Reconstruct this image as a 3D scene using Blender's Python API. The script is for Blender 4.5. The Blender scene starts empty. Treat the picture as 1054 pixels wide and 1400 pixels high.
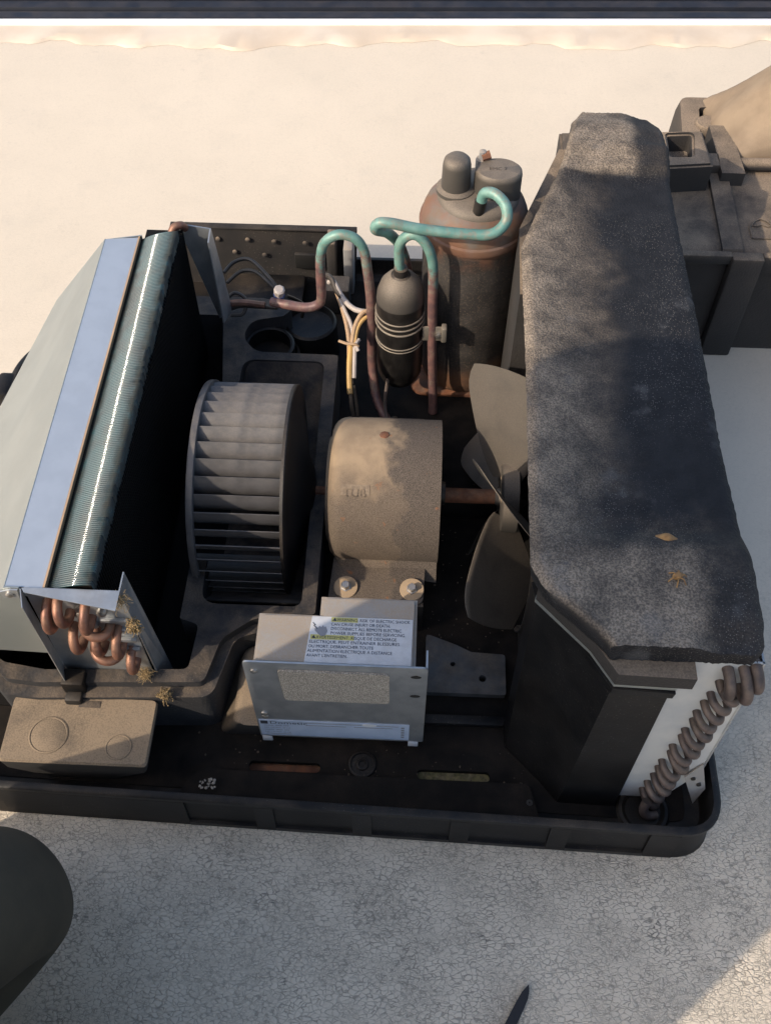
import bpy, bmesh, math, random
from mathutils import Vector, Matrix, geometry
random.seed(7)
R = math.radians
SC = bpy.context.scene
COL = SC.collection

# ---------------------------------------------------------------- camera, sky, sun, exposure
cam_d = bpy.data.cameras.new("camera")
cam = bpy.data.objects.new("camera", cam_d)
COL.objects.link(cam)
cam.location = (0, 0, 1.30)
cam.rotation_euler = (R(90 - 55), 0, 0)
cam_d.sensor_fit = 'VERTICAL'
cam_d.sensor_height = 24.0
cam_d.lens = 24.0
cam_d.clip_start = 0.01
cam_d.clip_end = 200
SC.camera = cam

SUN_AZ, SUN_EL = 33.0, 35.0            # direction the light travels (from +x towards +y), elevation
ld = Vector((math.cos(R(SUN_AZ)) * math.cos(R(SUN_EL)), math.sin(R(SUN_AZ)) * math.cos(R(SUN_EL)), -math.sin(R(SUN_EL))))
world = bpy.data.worlds.new("World")
SC.world = world
world.use_nodes = True
wn = world.node_tree.nodes
sky = wn.new('ShaderNodeTexSky')
sky.sky_type = 'NISHITA'
sky.sun_disc = False
sky.sun_elevation = R(SUN_EL)
sky.sun_rotation = math.atan2(-ld.x, -ld.y)
sky.air_density = 1.0
sky.dust_density = 2.6
sky.ozone_density = 0.3
wn['Background'].inputs['Strength'].default_value = 0.15
world.node_tree.links.new(sky.outputs[0], wn['Background'].inputs['Color'])
sun_d = bpy.data.lights.new("sun", 'SUN')
sun_d.energy = 2.4
sun_d.angle = R(0.53)
sun_d.color = (1.0, 0.86, 0.69)
sun = bpy.data.objects.new("sun", sun_d)
COL.objects.link(sun)
sun.location = (-3, -2, 3)
sun.rotation_euler = ld.to_track_quat('-Z', 'Y').to_euler()
SC.view_settings.view_transform = 'Standard'
SC.view_settings.look = 'None'
SC.view_settings.exposure = 0.68
SC.view_settings.gamma = 1.0

# ---------------------------------------------------------------- node helpers and materials
class N:
    def __init__(s, name):
        s.m = bpy.data.materials.new(name)
        s.m.use_nodes = True
        s.t = s.m.node_tree
        s.n = s.t.nodes
        s.b = s.n['Principled BSDF']
        s.tc = s.n.new('ShaderNodeTexCoord')
        s.geo = s.n.new('ShaderNodeNewGeometry')
        s.bump_prev = None
    def l(s, a, b): s.t.links.new(a, b)
    def setin(s, sock, v):
        if isinstance(v, bpy.types.NodeSocket): s.l(v, sock)
        elif isinstance(v, (tuple, list)) and len(v) == 3 and sock.type == 'RGBA': sock.default_value = (*v, 1)
        else: sock.default_value = v
    def noise(s, scale, detail=4, rough=.55, dist=0, vec=None):
        n = s.n.new('ShaderNodeTexNoise')
        n.inputs['Scale'].default_value = scale; n.inputs['Detail'].default_value = detail
        n.inputs['Roughness'].default_value = rough; n.inputs['Distortion'].default_value = dist
        s.l(vec or s.tc.outputs['Object'], n.inputs['Vector'])
        return n.outputs['Fac']
    def vor(s, scale, feature='F1', vec=None, rand=1.0, out='Distance'):
        n = s.n.new('ShaderNodeTexVoronoi'); n.feature = feature
        n.inputs['Scale'].default_value = scale; n.inputs['Randomness'].default_value = rand
        s.l(vec or s.tc.outputs['Object'], n.inputs['Vector'])
        return n.outputs[out]
    def ramp(s, fac, lo, hi, a=0.0, b=1.0):
        n = s.n.new('ShaderNodeMapRange'); n.interpolation_type = 'SMOOTHSTEP'
        s.setin(n.inputs['Value'], fac)
        n.inputs['From Min'].default_value = lo; n.inputs['From Max'].default_value = hi
        n.inputs['To Min'].default_value = a; n.inputs['To Max'].default_value = b
        return n.outputs['Result']
    def math(s, op, a, b=None):
        n = s.n.new('ShaderNodeMath'); n.operation = op
        s.setin(n.inputs[0], a)
        if b is not None: s.setin(n.inputs[1], b)
        return n.outputs[0]
    def mix(s, f, a, b):
        n = s.n.new('ShaderNodeMix'); n.data_type = 'RGBA'
        s.setin(n.inputs[0], f); s.setin(n.inputs[6], a); s.setin(n.inputs[7], b)
        return n.outputs[2]
    def xyz(s, which, src=None):
        n = s.n.new('ShaderNodeSeparateXYZ'); s.l(src or s.tc.outputs['Object'], n.inputs[0])
        return n.outputs['XYZ'.index(which)]
    def up(s):
        return s.xyz('Z', s.geo.outputs['Normal'])
    def bump(s, h, strength=.3, dist=.001):
        n = s.n.new('ShaderNodeBump'); n.inputs['Strength'].default_value = strength; n.inputs['Distance'].default_value = dist
        s.setin(n.inputs['Height'], h)
        if s.bump_prev is not None: s.l(s.bump_prev, n.inputs['Normal'])
        s.bump_prev = n.outputs['Normal']
        s.l(s.bump_prev, s.b.inputs['Normal'])
    def fin(s, color, rough=.5, metal=0.0, spec=None):
        s.setin(s.b.inputs['Base Color'], color); s.setin(s.b.inputs['Roughness'], rough); s.setin(s.b.inputs['Metallic'], metal)
        if spec is not None: s.b.inputs['Specular IOR Level'].default_value = spec
        return s.m

TAN = (0.36, 0.265, 0.175)
def dusty(name, base, rough=.55, metal=0.0, dust=.4, base2=None, scale=14, bead=0, bump=.25, dustcol=TAN, spec=None, speck=0.0, thr=.5):
    """A material of one colour with settled dust: more of it on faces that look up, in uneven clouds."""
    k = N(name)
    c = k.mix(k.ramp(k.noise(scale, 5), .35, .65), base, base2 or tuple(x * .8 for x in base))
    up = k.ramp(k.up(), -.1, .95)
    cl = k.ramp(k.noise(scale * .8, 6, .62, .3), thr - .2, thr + .25)
    fine = k.ramp(k.noise(600, 2), .30, .7, .25, .8)
    d = k.math('MULTIPLY', k.math('MULTIPLY', up, cl), k.math('MULTIPLY', k.math('ADD', fine, .45), dust))
    c = k.mix(d, c, dustcol)
    if speck:
        sp = k.ramp(k.vor(230), .16, .05)
        c = k.mix(k.math('MULTIPLY', sp, k.math('MULTIPLY', speck, k.ramp(k.noise(9, 3), .4, .65))), c, (.45, .40, .34))
    k.bump(k.noise(300, 3), bump, .0006)
    k.bump(k.noise(35, 4), bump, .001)
    if bead: k.bump(k.vor(bead), .35, .0012)
    rr = k.mix(d, (rough,) * 3, (.92,) * 3)
    return k.fin(c, rr, metal, spec)

M = {}
def make_roof():
    k = N('roof_coating')
    ob = k.tc.outputs['Object']
    mp = k.n.new('ShaderNodeMapping'); mp.inputs['Scale'].default_value = (.85, 1.25, 1); k.l(ob, mp.inputs['Vector'])
    wob = k.n.new('ShaderNodeTexNoise'); wob.inputs['Scale'].default_value = 130; wob.inputs['Detail'].default_value = 3
    k.l(mp.outputs[0], wob.inputs['Vector'])
    ad = k.n.new('ShaderNodeVectorMath'); ad.operation = 'MULTIPLY_ADD'
    k.l(wob.outputs['Color'], ad.inputs[0]); ad.inputs[1].default_value = (.0085, .0085, 0); k.l(mp.outputs[0], ad.inputs[2])
    v1 = k.vor(165, 'DISTANCE_TO_EDGE', ad.outputs[0])
    v2 = k.vor(310, 'DISTANCE_TO_EDGE', ad.outputs[0])
    wear = k.ramp(k.noise(5.5, 4, .6), .3, .7)
    w = k.ramp(k.noise(22, 3), .3, .75, .07, .19)
    y = k.xyz('Y')
    near = k.ramp(y, .9, .35)                      # the coating by the unit has aged and cracked, the rest is smoother
    n1 = k.n.new('ShaderNodeMapRange'); k.l(v1, n1.inputs['Value']); k.l(w, n1.inputs['From Max'])
    n2 = k.n.new('ShaderNodeMapRange'); k.l(v2, n2.inputs['Value']); n2.inputs['From Max'].default_value = .10
    crack = k.math('MINIMUM', n1.outputs[0], k.math('ADD', n2.outputs[0], k.ramp(k.noise(17, 3), .42, .6)))
    depth = k.math('MULTIPLY', k.math('SUBTRACT', 1.0, crack), k.math('ADD', k.math('MULTIPLY', near, k.math('ADD', k.math('MULTIPLY', wear, .40), .60)), .12))
    big = k.ramp(k.noise(1.6, 5, .6), .3, .75)
    c = k.mix(big, (.675, .585, .465), (.615, .535, .425))
    c = k.mix(k.math('MULTIPLY', k.ramp(k.noise(9, 6, .7), .5, .8), .3), c, (.48, .43, .36))
    c = k.mix(k.math('MULTIPLY', k.ramp(k.noise(30, 5, .7), .62, .8), .35), c, (.35, .31, .26))
    depth = k.math('MULTIPLY', depth, k.ramp(k.noise(130, 3, .6), .36, .60, .25, 1.1))     # cracks open and close along their length
    blot = k.ramp(k.noise(11, 3, .6), .60, .74)
    depth = k.math('MULTIPLY', depth, k.math('ADD', k.math('MULTIPLY', blot, .45), .64))
    c = k.mix(depth, c, (.10, .09, .075))
    cr = k.math('MULTIPLY', crack, k.math('ADD', near, .10))
    k.bump(cr, .55, .0016)
    k.bump(k.noise(160, 4), .12, .001)
    return k.fin(c, .62, 0, .4)
M['roof'] = make_roof()
M['pan'] = dusty('black_pan_plastic', (.0045, .0047, .0055), .45, 0, .13, (.009, .0092, .010), 18, speck=.25, thr=.55, spec=.28)
M['deck'] = dusty('grey_moulded_foam', (.026, .026, .029), .85, 0, .30, (.018, .018, .020), 30, bead=240, speck=.30)
M['well'] = dusty('dark_duct_plastic', (.004, .004, .0045), .8, 0, .02, spec=.2)
M['wallmat'] = dusty('sooty_wall', (.013, .011, .010), .85, 0, .40, (.009, .008, .008), 24, dustcol=(.12, .09, .065), speck=.35)
M['boxtop'] = dusty('dusty_box_plastic', (.028, .026, .025), .7, 0, 1.0, (.02, .02, .02), 10, dustcol=(.26, .195, .13), thr=.28)
M['cover'] = dusty('dusty_rear_plastic', (.030, .027, .026), .85, 0, .85, (.020, .019, .019), 9, bead=300, dustcol=(.30, .225, .155), thr=.42)
M['galv'] = dusty('galvanised_steel', (.50, .52, .53), .42, .75, .15, (.40, .42, .44), 40, bump=.08)
M['galvdust'] = dusty('dusty_galvanised_steel', (.36, .36, .35), .6, .35, .8, (.30, .30, .30), 22, bump=.1, thr=.35, dustcol=(.40, .32, .24))
M['coilplate'] = dusty('pale_coil_plate', (.52, .53, .52), .5, .2, .12, (.44, .46, .47), 26, bump=.08)
M['panel'] = dusty('zinc_panel', (.40, .43, .42), .42, .72, .10, (.36, .39, .385), 12, bump=.06)
M['bluepanel'] = dusty('blue_zinc_panel', (.56, .60, .64), .40, .60, .08, (.52, .56, .60), 30, bump=.06, thr=.7)
M['black'] = dusty('black_paint', (.008, .0075, .0075), .38, 0, .30, (.02, .018, .017), 40)
M['copper'] = dusty('tarnished_copper', (.30, .145, .10), .48, .6, .45, (.17, .085, .065), 60, thr=.5)
M['greycopper'] = dusty('weathered_copper', (.125, .095, .088), .55, .45, .35, (.065, .052, .05), 45)
M['wheel'] = dusty('blower_plastic', (.095, .092, .095), .38, 0, .45, (.075, .073, .075), 60, dustcol=(.22, .19, .16), bump=.06)
M['disc'] = dusty('shaded_wheel_disc', (.009, .009, .010), .5, 0, .15)  # darker than the blades: shade on its unlit side put into the colour
M['darkgalv'] = dusty('shaded_steel', (.085, .088, .09), .6, .3, .3, (.05, .05, .05), 30, bump=.1)  # galvanised tone darkened to stand for the shade on the cross member
M['fan'] = dusty('fan_sheet', (.062, .056, .050), .5, .2, .5, (.065, .06, .054), 20, bump=.08, thr=.3, dustcol=(.34, .27, .20))
M['steel'] = dusty('bolt_steel', (.5, .48, .45), .38, .9, .3, (.4, .38, .36), 60)
M['washer'] = dusty('dusty_washer', (.34, .26, .18), .6, .2, .9, (.30, .22, .14), 80, thr=.2, dustcol=(.46, .34, .22))
M['rubber'] = dusty('black_rubber', (.012, .012, .012), .6, 0, .15)
M['strap'] = dusty('strap_steel', (.42, .38, .32), .4, .7, .4, thr=.4)
M['white'] = dusty('white_label', (.60, .61, .63), .5, 0, .35, (.52, .53, .55), 60, bump=.05, thr=.42, dustcol=(.42, .40, .37))
M['bluelabel'] = dusty('silver_label', (.46, .54, .68), .45, .1, .2, (.40, .48, .62), 35, bump=.04)
M['ink'] = N('ink').fin((.025, .03, .045), .6)
M['yellow'] = dusty('faded_yellow_print', (.50, .47, .16), .6, 0, .35)
M['greyprint'] = dusty('grey_print', (.22, .23, .26), .6, 0, .2)
M['dustpatch'] = None
M['wire_tan'] = dusty('tan_wire', (.48, .32, .19), .5, 0, .3)
M['wire_white'] = dusty('white_wire', (.50, .44, .40), .5, 0, .3)
M['wire_yellow'] = dusty('yellow_wire', (.62, .38, .12), .5, 0, .3)
M['wire_black'] = dusty('black_wire', (.02, .018, .017), .45, 0, .3)
M['blueprint'] = N('blue_mark').fin((.08, .14, .40), .5)
M['knee'] = dusty('dark_olive_cloth', (.042, .036, .024), .9, 0, .12, (.055, .046, .030), 16, bump=.3)
M['jacket'] = dusty('light_bounce_cloth', (.62, .60, .56), .9, 0, .05)  # unseen clothing, made pale to bounce light into the shaded roof
M['skin'] = N('skin').fin((.42, .24, .17), .55)
M['hair'] = N('hair').fin((.03, .02, .015), .6)
M['pen'] = dusty('matt_black_tip', (.010, .010, .012), .5, 0, .05)
M['grass'] = dusty('dry_grass', (.34, .24, .12), .9, 0, .2, (.24, .17, .08), 90)
M['tagdust'] = dusty('dusty_tag', (.24, .185, .13), .9, 0, .2, (.17, .13, .095), 220)
M['flecks'] = dusty('rust_flecks', (.07, .05, .035), .95, 0, .3, (.03, .025, .02), 120)
M['leaf'] = dusty('dry_leaf', (.36, .20, .07), .8, 0, .2, (.22, .11, .04), 120)
M['sealant'] = dusty('cream_sealant', (.66, .57, .46), .6, 0, .25, (.60, .50, .39), 7, bump=.3, thr=.6, dustcol=(.36, .25, .15))
M['trim'] = N('white_trim').fin((.78, .78, .80), .4)
M['rail'] = dusty('navy_rail', (.014, .018, .028), .45, .1, .08, (.010, .013, .021), 25)
M['rail2'] = dusty('slate_rail', (.055, .062, .078), .45, .2, .15)
M['moss'] = dusty('gritty_moss', (.20, .17, .07), .95, 0, .5, (.07, .07, .03), 160)
M['rust'] = dusty('rust', (.22, .085, .04), .9, 0, .3, (.12, .05, .03), 60)

M['floor'] = dusty('dirty_pan_floor', (.005, .0046, .0043), .85, 0, .12, (.009, .008, .007), 22, thr=.5, dustcol=(.16, .11, .075), spec=.2)

def make_foam():
    k = N('black_bead_foam')
    x, y = k.xyz('X'), k.xyz('Y')
    # dust clings to the left and the end edges of the block, clean black in the wiped middle
    nz = k.math('MULTIPLY', k.math('SUBTRACT', k.noise(7, 5, .6), .5), .22)
    e = k.math('ADD', x, nz)
    left = k.ramp(e, .125, .0)
    front = k.ramp(k.math('ADD', y, nz), .16, .08)
    back = k.ramp(k.math('ADD', y, k.math('MULTIPLY', nz, .12)), .735, .745)
    right_clean = k.ramp(k.math('ADD', x, k.math('MULTIPLY', nz, .5)), .155, .185, 1, .15)
    up = k.ramp(k.up(), .1, .9)
    cl = k.ramp(k.noise(24, 6, .7), .32, .62)
    fine = k.ramp(k.noise(500, 2), .38, .62)
    d = k.math('MAXIMUM', left, k.math('MULTIPLY', front, right_clean))
    d = k.math('MAXIMUM', d, k.math('MULTIPLY', back, k.ramp(k.math('ADD', x, k.math('MULTIPLY', nz, .3)), .155, .175, 1, .12)))
    d = k.math('MULTIPLY', k.math('MULTIPLY', d, up), k.math('MULTIPLY', k.math('ADD', k.math('MULTIPLY', cl, .6), .4), k.math('ADD', k.math('MULTIPLY', fine, .6), .45)))
    c = k.mix(k.ramp(k.noise(40, 4), .35, .65), (.0065, .007, .0095), (.012, .0125, .0155))
    c = k.mix(k.math('MULTIPLY', d, .95), c, (.30, .24, .18))
    sp = k.math('MULTIPLY', k.ramp(k.vor(400), .24, .12), k.ramp(k.noise(7, 3), .40, .58))
    c = k.mix(k.math('MULTIPLY', sp, .45), c, (.36, .33, .30))
    br = k.ramp(k.noise(16, 5), .6, .72)
    c = k.mix(k.math('MULTIPLY', br, .25), c, (.16, .16, .165))
    k.bump(k.vor(330), .5, .0016)
    k.bump(k.noise(24, 3), .05, .002)
    return k.fin(c, .78, 0, .35)
M['foam'] = make_foam()

def make_motor():
    k = N('dusty_motor_shell')
    x, y = k.xyz('X'), k.xyz('Y')
    nz = k.math('MULTIPLY', k.math('SUBTRACT', k.noise(22, 5, .6), .5), .10)
    a = k.math('ADD', k.math('MULTIPLY', x, 1.0), nz)
    dirty = k.ramp(a, .056, .086)                                  # black soot on the fan side
    low = k.ramp(k.math('ADD', y, k.math('MULTIPLY', nz, .8)), .115, .060)
    s = k.math('MAXIMUM', dirty, k.math('MULTIPLY', low, .85))
    fine = k.ramp(k.noise(850, 2), .34, .66)
    base = k.mix(k.ramp(k.noise(40, 5), .3, .7), (.36, .265, .17), (.28, .205, .135))
    soot = k.mix(fine, (.040, .035, .032), (.125, .103, .087))
    c = k.mix(k.math('MULTIPLY', s, .93), base, soot)
    c = k.mix(k.math('MULTIPLY', k.ramp(k.noise(70, 4), .66, .74), .6), c, (.30, .12, .05))
    k.bump(k.noise(420, 3), .3, .0008)
    return k.fin(c, .88, 0, .3)
M['motor'] = make_motor()

def make_compressor():
    k = N('rusty_black_compressor')
    z = k.xyz('Z')
    nz = k.math('MULTIPLY', k.math('SUBTRACT', k.noise(16, 5, .65), .5), .07)
    zz = k.math('ADD', z, nz)
    dome = k.ramp(zz, .322, .345)
    seam = k.math('MULTIPLY', k.ramp(z, .316, .332), k.ramp(z, .350, .338))
    foot = k.ramp(zz, .115, .06)
    below = k.math('MULTIPLY', k.ramp(zz, .292, .330), k.ramp(k.noise(26, 4), .42, .6))
    c = k.mix(k.ramp(k.noise(30, 4), .35, .65), (.034, .031, .030), (.062, .056, .052))
    c = k.mix(k.math('MULTIPLY', k.ramp(k.noise(380, 2), .5, .75), .25), c, TAN)
    domec = k.mix(k.ramp(k.noise(20, 5, .6), .38, .62), (.155, .11, .075), (.15, .13, .115))
    domec = k.mix(k.math('MULTIPLY', k.ramp(k.noise(14, 4), .5, .62), .7), domec, (.19, .095, .05))
    c = k.mix(dome, c, domec)
    c = k.mix(k.math('MULTIPLY', k.math('MAXIMUM', seam, below), .6), c, (.19, .085, .05))
    c = k.mix(k.math('MULTIPLY', foot, k.ramp(k.noise(30, 5), .35, .6, .3, .95)), c, (.20, .10, .055))
    k.bump(k.noise(200, 4), .35, .001)
    return k.fin(c, .62, .1)
M['compressor'] = make_compressor()

def make_pipe():
    k = N('verdigris_pipe')
    z = k.xyz('Z')
    nz = k.math('MULTIPLY', k.math('SUBTRACT', k.noise(34, 5, .7), .5), .26)
    g = k.ramp(k.math('ADD', z, nz), .285, .335)
    base = k.mix(k.ramp(k.noise(60, 4), .35, .65), (.22, .115, .10), (.13, .075, .075))
    teal = k.mix(k.ramp(k.noise(50, 5), .35, .7), (.105, .235, .205), (.19, .325, .28))
    c = k.mix(g, base, teal)
    c = k.mix(k.math('MULTIPLY', k.ramp(k.noise(75, 5, .65), .50, .66), .6), c, (.24, .19, .15))
    k.bump(k.noise(180, 3), .3, .0008)
    return k.fin(c, .5, .15)
M['pipe'] = make_pipe()

def make_fins():
    k = N('teal_coated_fins')
    c = k.mix(k.ramp(k.noise(26, 5), .4, .7), (.008, .048, .060), (.008, .026, .032))
    # dirt on the edges of the strip
    x = k.xyz('X')
    e = k.math('MAXIMUM', k.ramp(x, -.284, -.300), k.ramp(x, -.264, -.250))
    d = k.math('MULTIPLY', k.math('ADD', k.math('MULTIPLY', e, .65), .08), k.ramp(k.noise(60, 5), .2, .6))
    c = k.mix(d, c, (.050, .043, .036))
    k.setin(k.b.inputs['Coat Weight'], k.ramp(d, .15, .7, 1.0, .15)); k.b.inputs['Coat Roughness'].default_value = .07; k.b.inputs['Specular IOR Level'].default_value = .15
    return k.fin(c, k.mix(d, (.35,) * 3, (.85,) * 3), .12)
M['fins'] = make_fins()
def make_dustpatch():
    k = N('grit_on_label')
    f = k.ramp(k.noise(720, 2, .5), .40, .62)
    c = k.mix(f, (.20, .18, .155), (.44, .40, .34))
    k.bump(k.noise(720, 2), .3, .0008)
    return k.fin(c, .9)
M['dustpatch'] = make_dustpatch()

# ---------------------------------------------------------------- geometry helpers
class Thing:
    """origin of a group of meshes: geometry is given in coordinates of a frame (loc, rot about z), less the base point."""
    pass
FRAME = (Vector((-0.07, 0.72, 0)), R(-2.5))       # the unit stands turned a little on the roof
def frame_matrix():
    return Matrix.Translation(FRAME[0]) @ Matrix.Rotation(FRAME[1], 4, 'Z')

def tag(o, label=None, cat=None, group=None, kind=None):
    if label: o['label'] = label
    if cat: o['category'] = cat
    if group: o['group'] = group
    if kind: o['kind'] = kind
    return o
def empty(name, base, label, cat, group=None, framed=True):
    o = bpy.data.objects.new(name, None)
    COL.objects.link(o)
    o.empty_display_size = .05
    o.matrix_world = (frame_matrix() if framed else Matrix()) @ Matrix.Translation(Vector(base))
    o['base'] = list(base)
    return tag(o, label, cat, group)
def finish(me, smooth):
    if smooth is None: return
    me.polygons.foreach_set('use_smooth', [True] * len(me.polygons))
    if smooth < 179: me.set_sharp_from_angle(angle=R(smooth))
def obj(name, bm, mat, parent=None, smooth=40, base=(0, 0, 0), framed=True, mats=None):
    if isinstance(bm, bmesh.types.BMesh):
        bmesh.ops.recalc_face_normals(bm, faces=bm.faces)
        me = bpy.data.meshes.new(name); bm.to_mesh(me); bm.free()
    else: me = bm
    for m in (mats or [mat]): me.materials.append(m)
    finish(me, smooth)
    o = bpy.data.objects.new(name, me)
    COL.objects.link(o)
    if parent is not None:
        root = parent
        b = Vector((0, 0, 0))
        while root is not None:
            if 'base' in root: b = Vector(root['base'][:])
            root = root.parent
        me.transform(Matrix.Translation(-b))
        o.parent = parent
    else:
        me.transform(Matrix.Translation(-Vector(base)))
        o.matrix_world = (frame_matrix() if framed else Matrix()) @ Matrix.Translation(Vector(base))
    return o
def copy_part(o, parent, mtx=None):
    c = o.copy(); COL.objects.link(c); c.parent = parent
    if mtx is not None: c.matrix_basis = mtx
    return c
def bm_new(): return bmesh.new()
def add_box(bm, lo, hi, bev=0, seg=2):
    r = bmesh.ops.create_cube(bm, size=1)
    vs = r['verts']
    for v in vs:
        v.co = Vector([lo[i] + (v.co[i] + .5) * (hi[i] - lo[i]) for i in range(3)])
    if bev:
        es = list({e for v in vs for e in v.link_edges})
        bmesh.ops.bevel(bm, geom=es, offset=bev, segments=seg, affect='EDGES', profile=.5)
    return bm
def box(lo, hi, bev=0, seg=2): return add_box(bm_new(), lo, hi, bev, seg)
def basis(axis):
    a = Vector(axis).normalized()
    t = Vector((0, 0, 1)) if abs(a.z) < .9 else Vector((1, 0, 0))
    u = a.cross(t).normalized(); v = a.cross(u).normalized()
    return a, u, v
def add_lathe(bm, o, axis, prof, n=32, caps=True):
    """prof: list of (distance along axis, radius)"""
    o = Vector(o); a, u, v = basis(axis)
    rings = []
    for h, r in prof:
        if r < 1e-6: rings.append([bm.verts.new(o + a * h)])
        else: rings.append([bm.verts.new(o + a * h + (u * math.cos(2 * math.pi * i / n) + v * math.sin(2 * math.pi * i / n)) * r) for i in range(n)])
    for p, q in zip(rings, rings[1:]):
        for i in range(n):
            j = (i + 1) % n
            if len(p) == 1 and len(q) == 1: continue
            if len(p) == 1: bm.faces.new((p[0], q[i], q[j]))
            elif len(q) == 1: bm.faces.new((p[i], q[0], p[j]))
            else: bm.faces.new((p[i], q[i], q[j], p[j]))
    if caps:
        for rg in (rings[0], rings[-1]):
            if len(rg) > 2:
                try: bm.faces.new(rg)
                except ValueError: pass
    return bm
def lathe(*a, **k): return add_lathe(bm_new(), *a, **k)
def catmull(pts, sub=8, closed=False):
    P = [Vector(p) for p in pts]; out = []
    n = len(P)
    for i in range(n - 1):
        p0 = P[max(i - 1, 0)]; p1 = P[i]; p2 = P[i + 1]; p3 = P[min(i + 2, n - 1)]
        for k in range(sub):
            t = k / sub
            out.append(.5 * ((2 * p1) + (-p0 + p2) * t + (2 * p0 - 5 * p1 + 4 * p2 - p3) * t * t + (-p0 + 3 * p1 - 3 * p2 + p3) * t ** 3))
    out.append(P[-1])
    return out
def add_tube(bm, pts, r, n=12, caps=True):
    P = [Vector(p) for p in pts]
    rad = r if isinstance(r, (list, tuple)) else [r] * len(P)
    T = []
    for i in range(len(P)):
        d = P[min(i + 1, len(P) - 1)] - P[max(i - 1, 0)]
        T.append(d.normalized())
    a, u, v = basis(T[0])
    rings = []
    for i, p in enumerate(P):
        u = (u - T[i] * u.dot(T[i])).normalized(); v = T[i].cross(u)
        rings.append([bm.verts.new(p + (u * math.cos(2 * math.pi * k / n) + v * math.sin(2 * math.pi * k / n)) * rad[i]) for k in range(n)])
    for p, q in zip(rings, rings[1:]):
        for i in range(n):
            j = (i + 1) % n
            bm.faces.new((p[i], q[i], q[j], p[j]))
    if caps:
        bm.faces.new(rings[0]); bm.faces.new(rings[-1])
    return bm
def tube(pts, r, n=12, sub=8): return add_tube(bm_new(), catmull(pts, sub) if sub else pts, r, n)
def rounded(poly, rad, seg=6):
    """round the corners of a 2D polygon; rad is one radius or one per corner"""
    out = []; n = len(poly)
    rr = rad if isinstance(rad, (list, tuple)) else [rad] * n
    for i in range(n):
        a, b, c = Vector(poly[i - 1]), Vector(poly[i]), Vector(poly[(i + 1) % n])
        r = rr[i]
        if r <= 0: out.append(tuple(b)); continue
        d1 = (a - b).normalized(); d2 = (c - b).normalized()
        ang = d1.angle(d2)
        t = min(r / math.tan(ang / 2), (a - b).length * .49, (c - b).length * .49)
        p0 = b + d1 * t; p2 = b + d2 * t
        for k in range(seg + 1):
            s = k / seg
            out.append(tuple(p0 * (1 - s) ** 2 + b * 2 * s * (1 - s) + p2 * s * s))
    return out
def inside(p, poly):
    c = False; n = len(poly); x, y = p
    for i in range(n):
        x1, y1 = poly[i]; x2, y2 = poly[i - 1]
        if (y1 > y) != (y2 > y) and x < (x2 - x1) * (y - y1) / (y2 - y1) + x1: c = not c
    return c
def slab(outer, holes, z0, z1, bev=0, plane='xy'):
    """plate with holes between two heights (plane 'xy' / 'xz' / 'yz': the third axis is the thickness)"""
    pts = []; edges = []
    for ring in [outer] + list(holes):
        s = len(pts)
        pts += [Vector(p) for p in ring]
        edges += [(s + i, s + (i + 1) % len(ring)) for i in range(len(ring))]
    vs, es, fs, *_ = geometry.delaunay_2d_cdt(pts, edges, [], 1, 1e-7)
    keep = []
    for f in fs:
        cx = sum(vs[i][0] for i in f) / len(f); cy = sum(vs[i][1] for i in f) / len(f)
        if not any(inside((cx, cy), h) for h in holes): keep.append(f)
    bm = bm_new()
    def at(p, z):
        return {'xy': (p[0], p[1], z), 'xz': (p[0], z, p[1]), 'yz': (z, p[0], p[1])}[plane]
    bot = [bm.verts.new(at(v, z0)) for v in vs]; top = [bm.verts.new(at(v, z1)) for v in vs]
    cnt = {}
    for f in keep:
        bm.faces.new([top[i] for i in f]); bm.faces.new([bot[i] for i in reversed(f)])
        for i in range(len(f)):
            e = (f[i], f[(i + 1) % len(f)]); cnt[tuple(sorted(e))] = cnt.get(tuple(sorted(e)), 0) + 1
    rim = [e for e, c in cnt.items() if c == 1]
    for a, b in rim: bm.faces.new((bot[a], bot[b], top[b], top[a]))
    bmesh.ops.delete(bm, geom=[v for v in bm.verts if not v.link_faces], context='VERTS')
    bmesh.ops.recalc_face_normals(bm, faces=bm.faces)
    if bev:
        bm.edges.ensure_lookup_table()
        ez = {'xy': 2, 'xz': 1, 'yz': 0}[plane]
        es = [e for e in bm.edges if abs(e.verts[0].co[ez] - z1) < 1e-6 and abs(e.verts[1].co[ez] - z1) < 1e-6 and e.calc_face_angle(0) > .5]
        bmesh.ops.bevel(bm, geom=es, offset=bev, segments=2, affect='EDGES', clamp_overlap=True)
    return bm
def loft(rings, caps=True):
    """rings of equal-length 3D loops"""
    bm = bm_new(); R_ = [[bm.verts.new(p) for p in r] for r in rings]; n = len(R_[0])
    for p, q in zip(R_, R_[1:]):
        for i in range(n):
            j = (i + 1) % n
            bm.faces.new((p[i], p[j], q[j], q[i]))
    if caps: bm.faces.new(R_[0][::-1]); bm.faces.new(R_[-1])
    return bm
def sheet(pts, th, nrm):
    """a flat plate of thickness th behind the given 3D polygon"""
    n = Vector(nrm).normalized() * th
    return loft([[Vector(p) for p in pts], [Vector(p) - n for p in pts]])
def circle(cx, cy, r, n=32, a0=0): return [(cx + r * math.cos(a0 + 2 * math.pi * i / n), cy + r * math.sin(a0 + 2 * math.pi * i / n)) for i in range(n)]
def arc(cx, cy, r, a, b, n=10): return [(cx + r * math.cos(R(a + (b - a) * i / n)), cy + r * math.sin(R(a + (b - a) * i / n))) for i in range(n + 1)]
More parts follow.
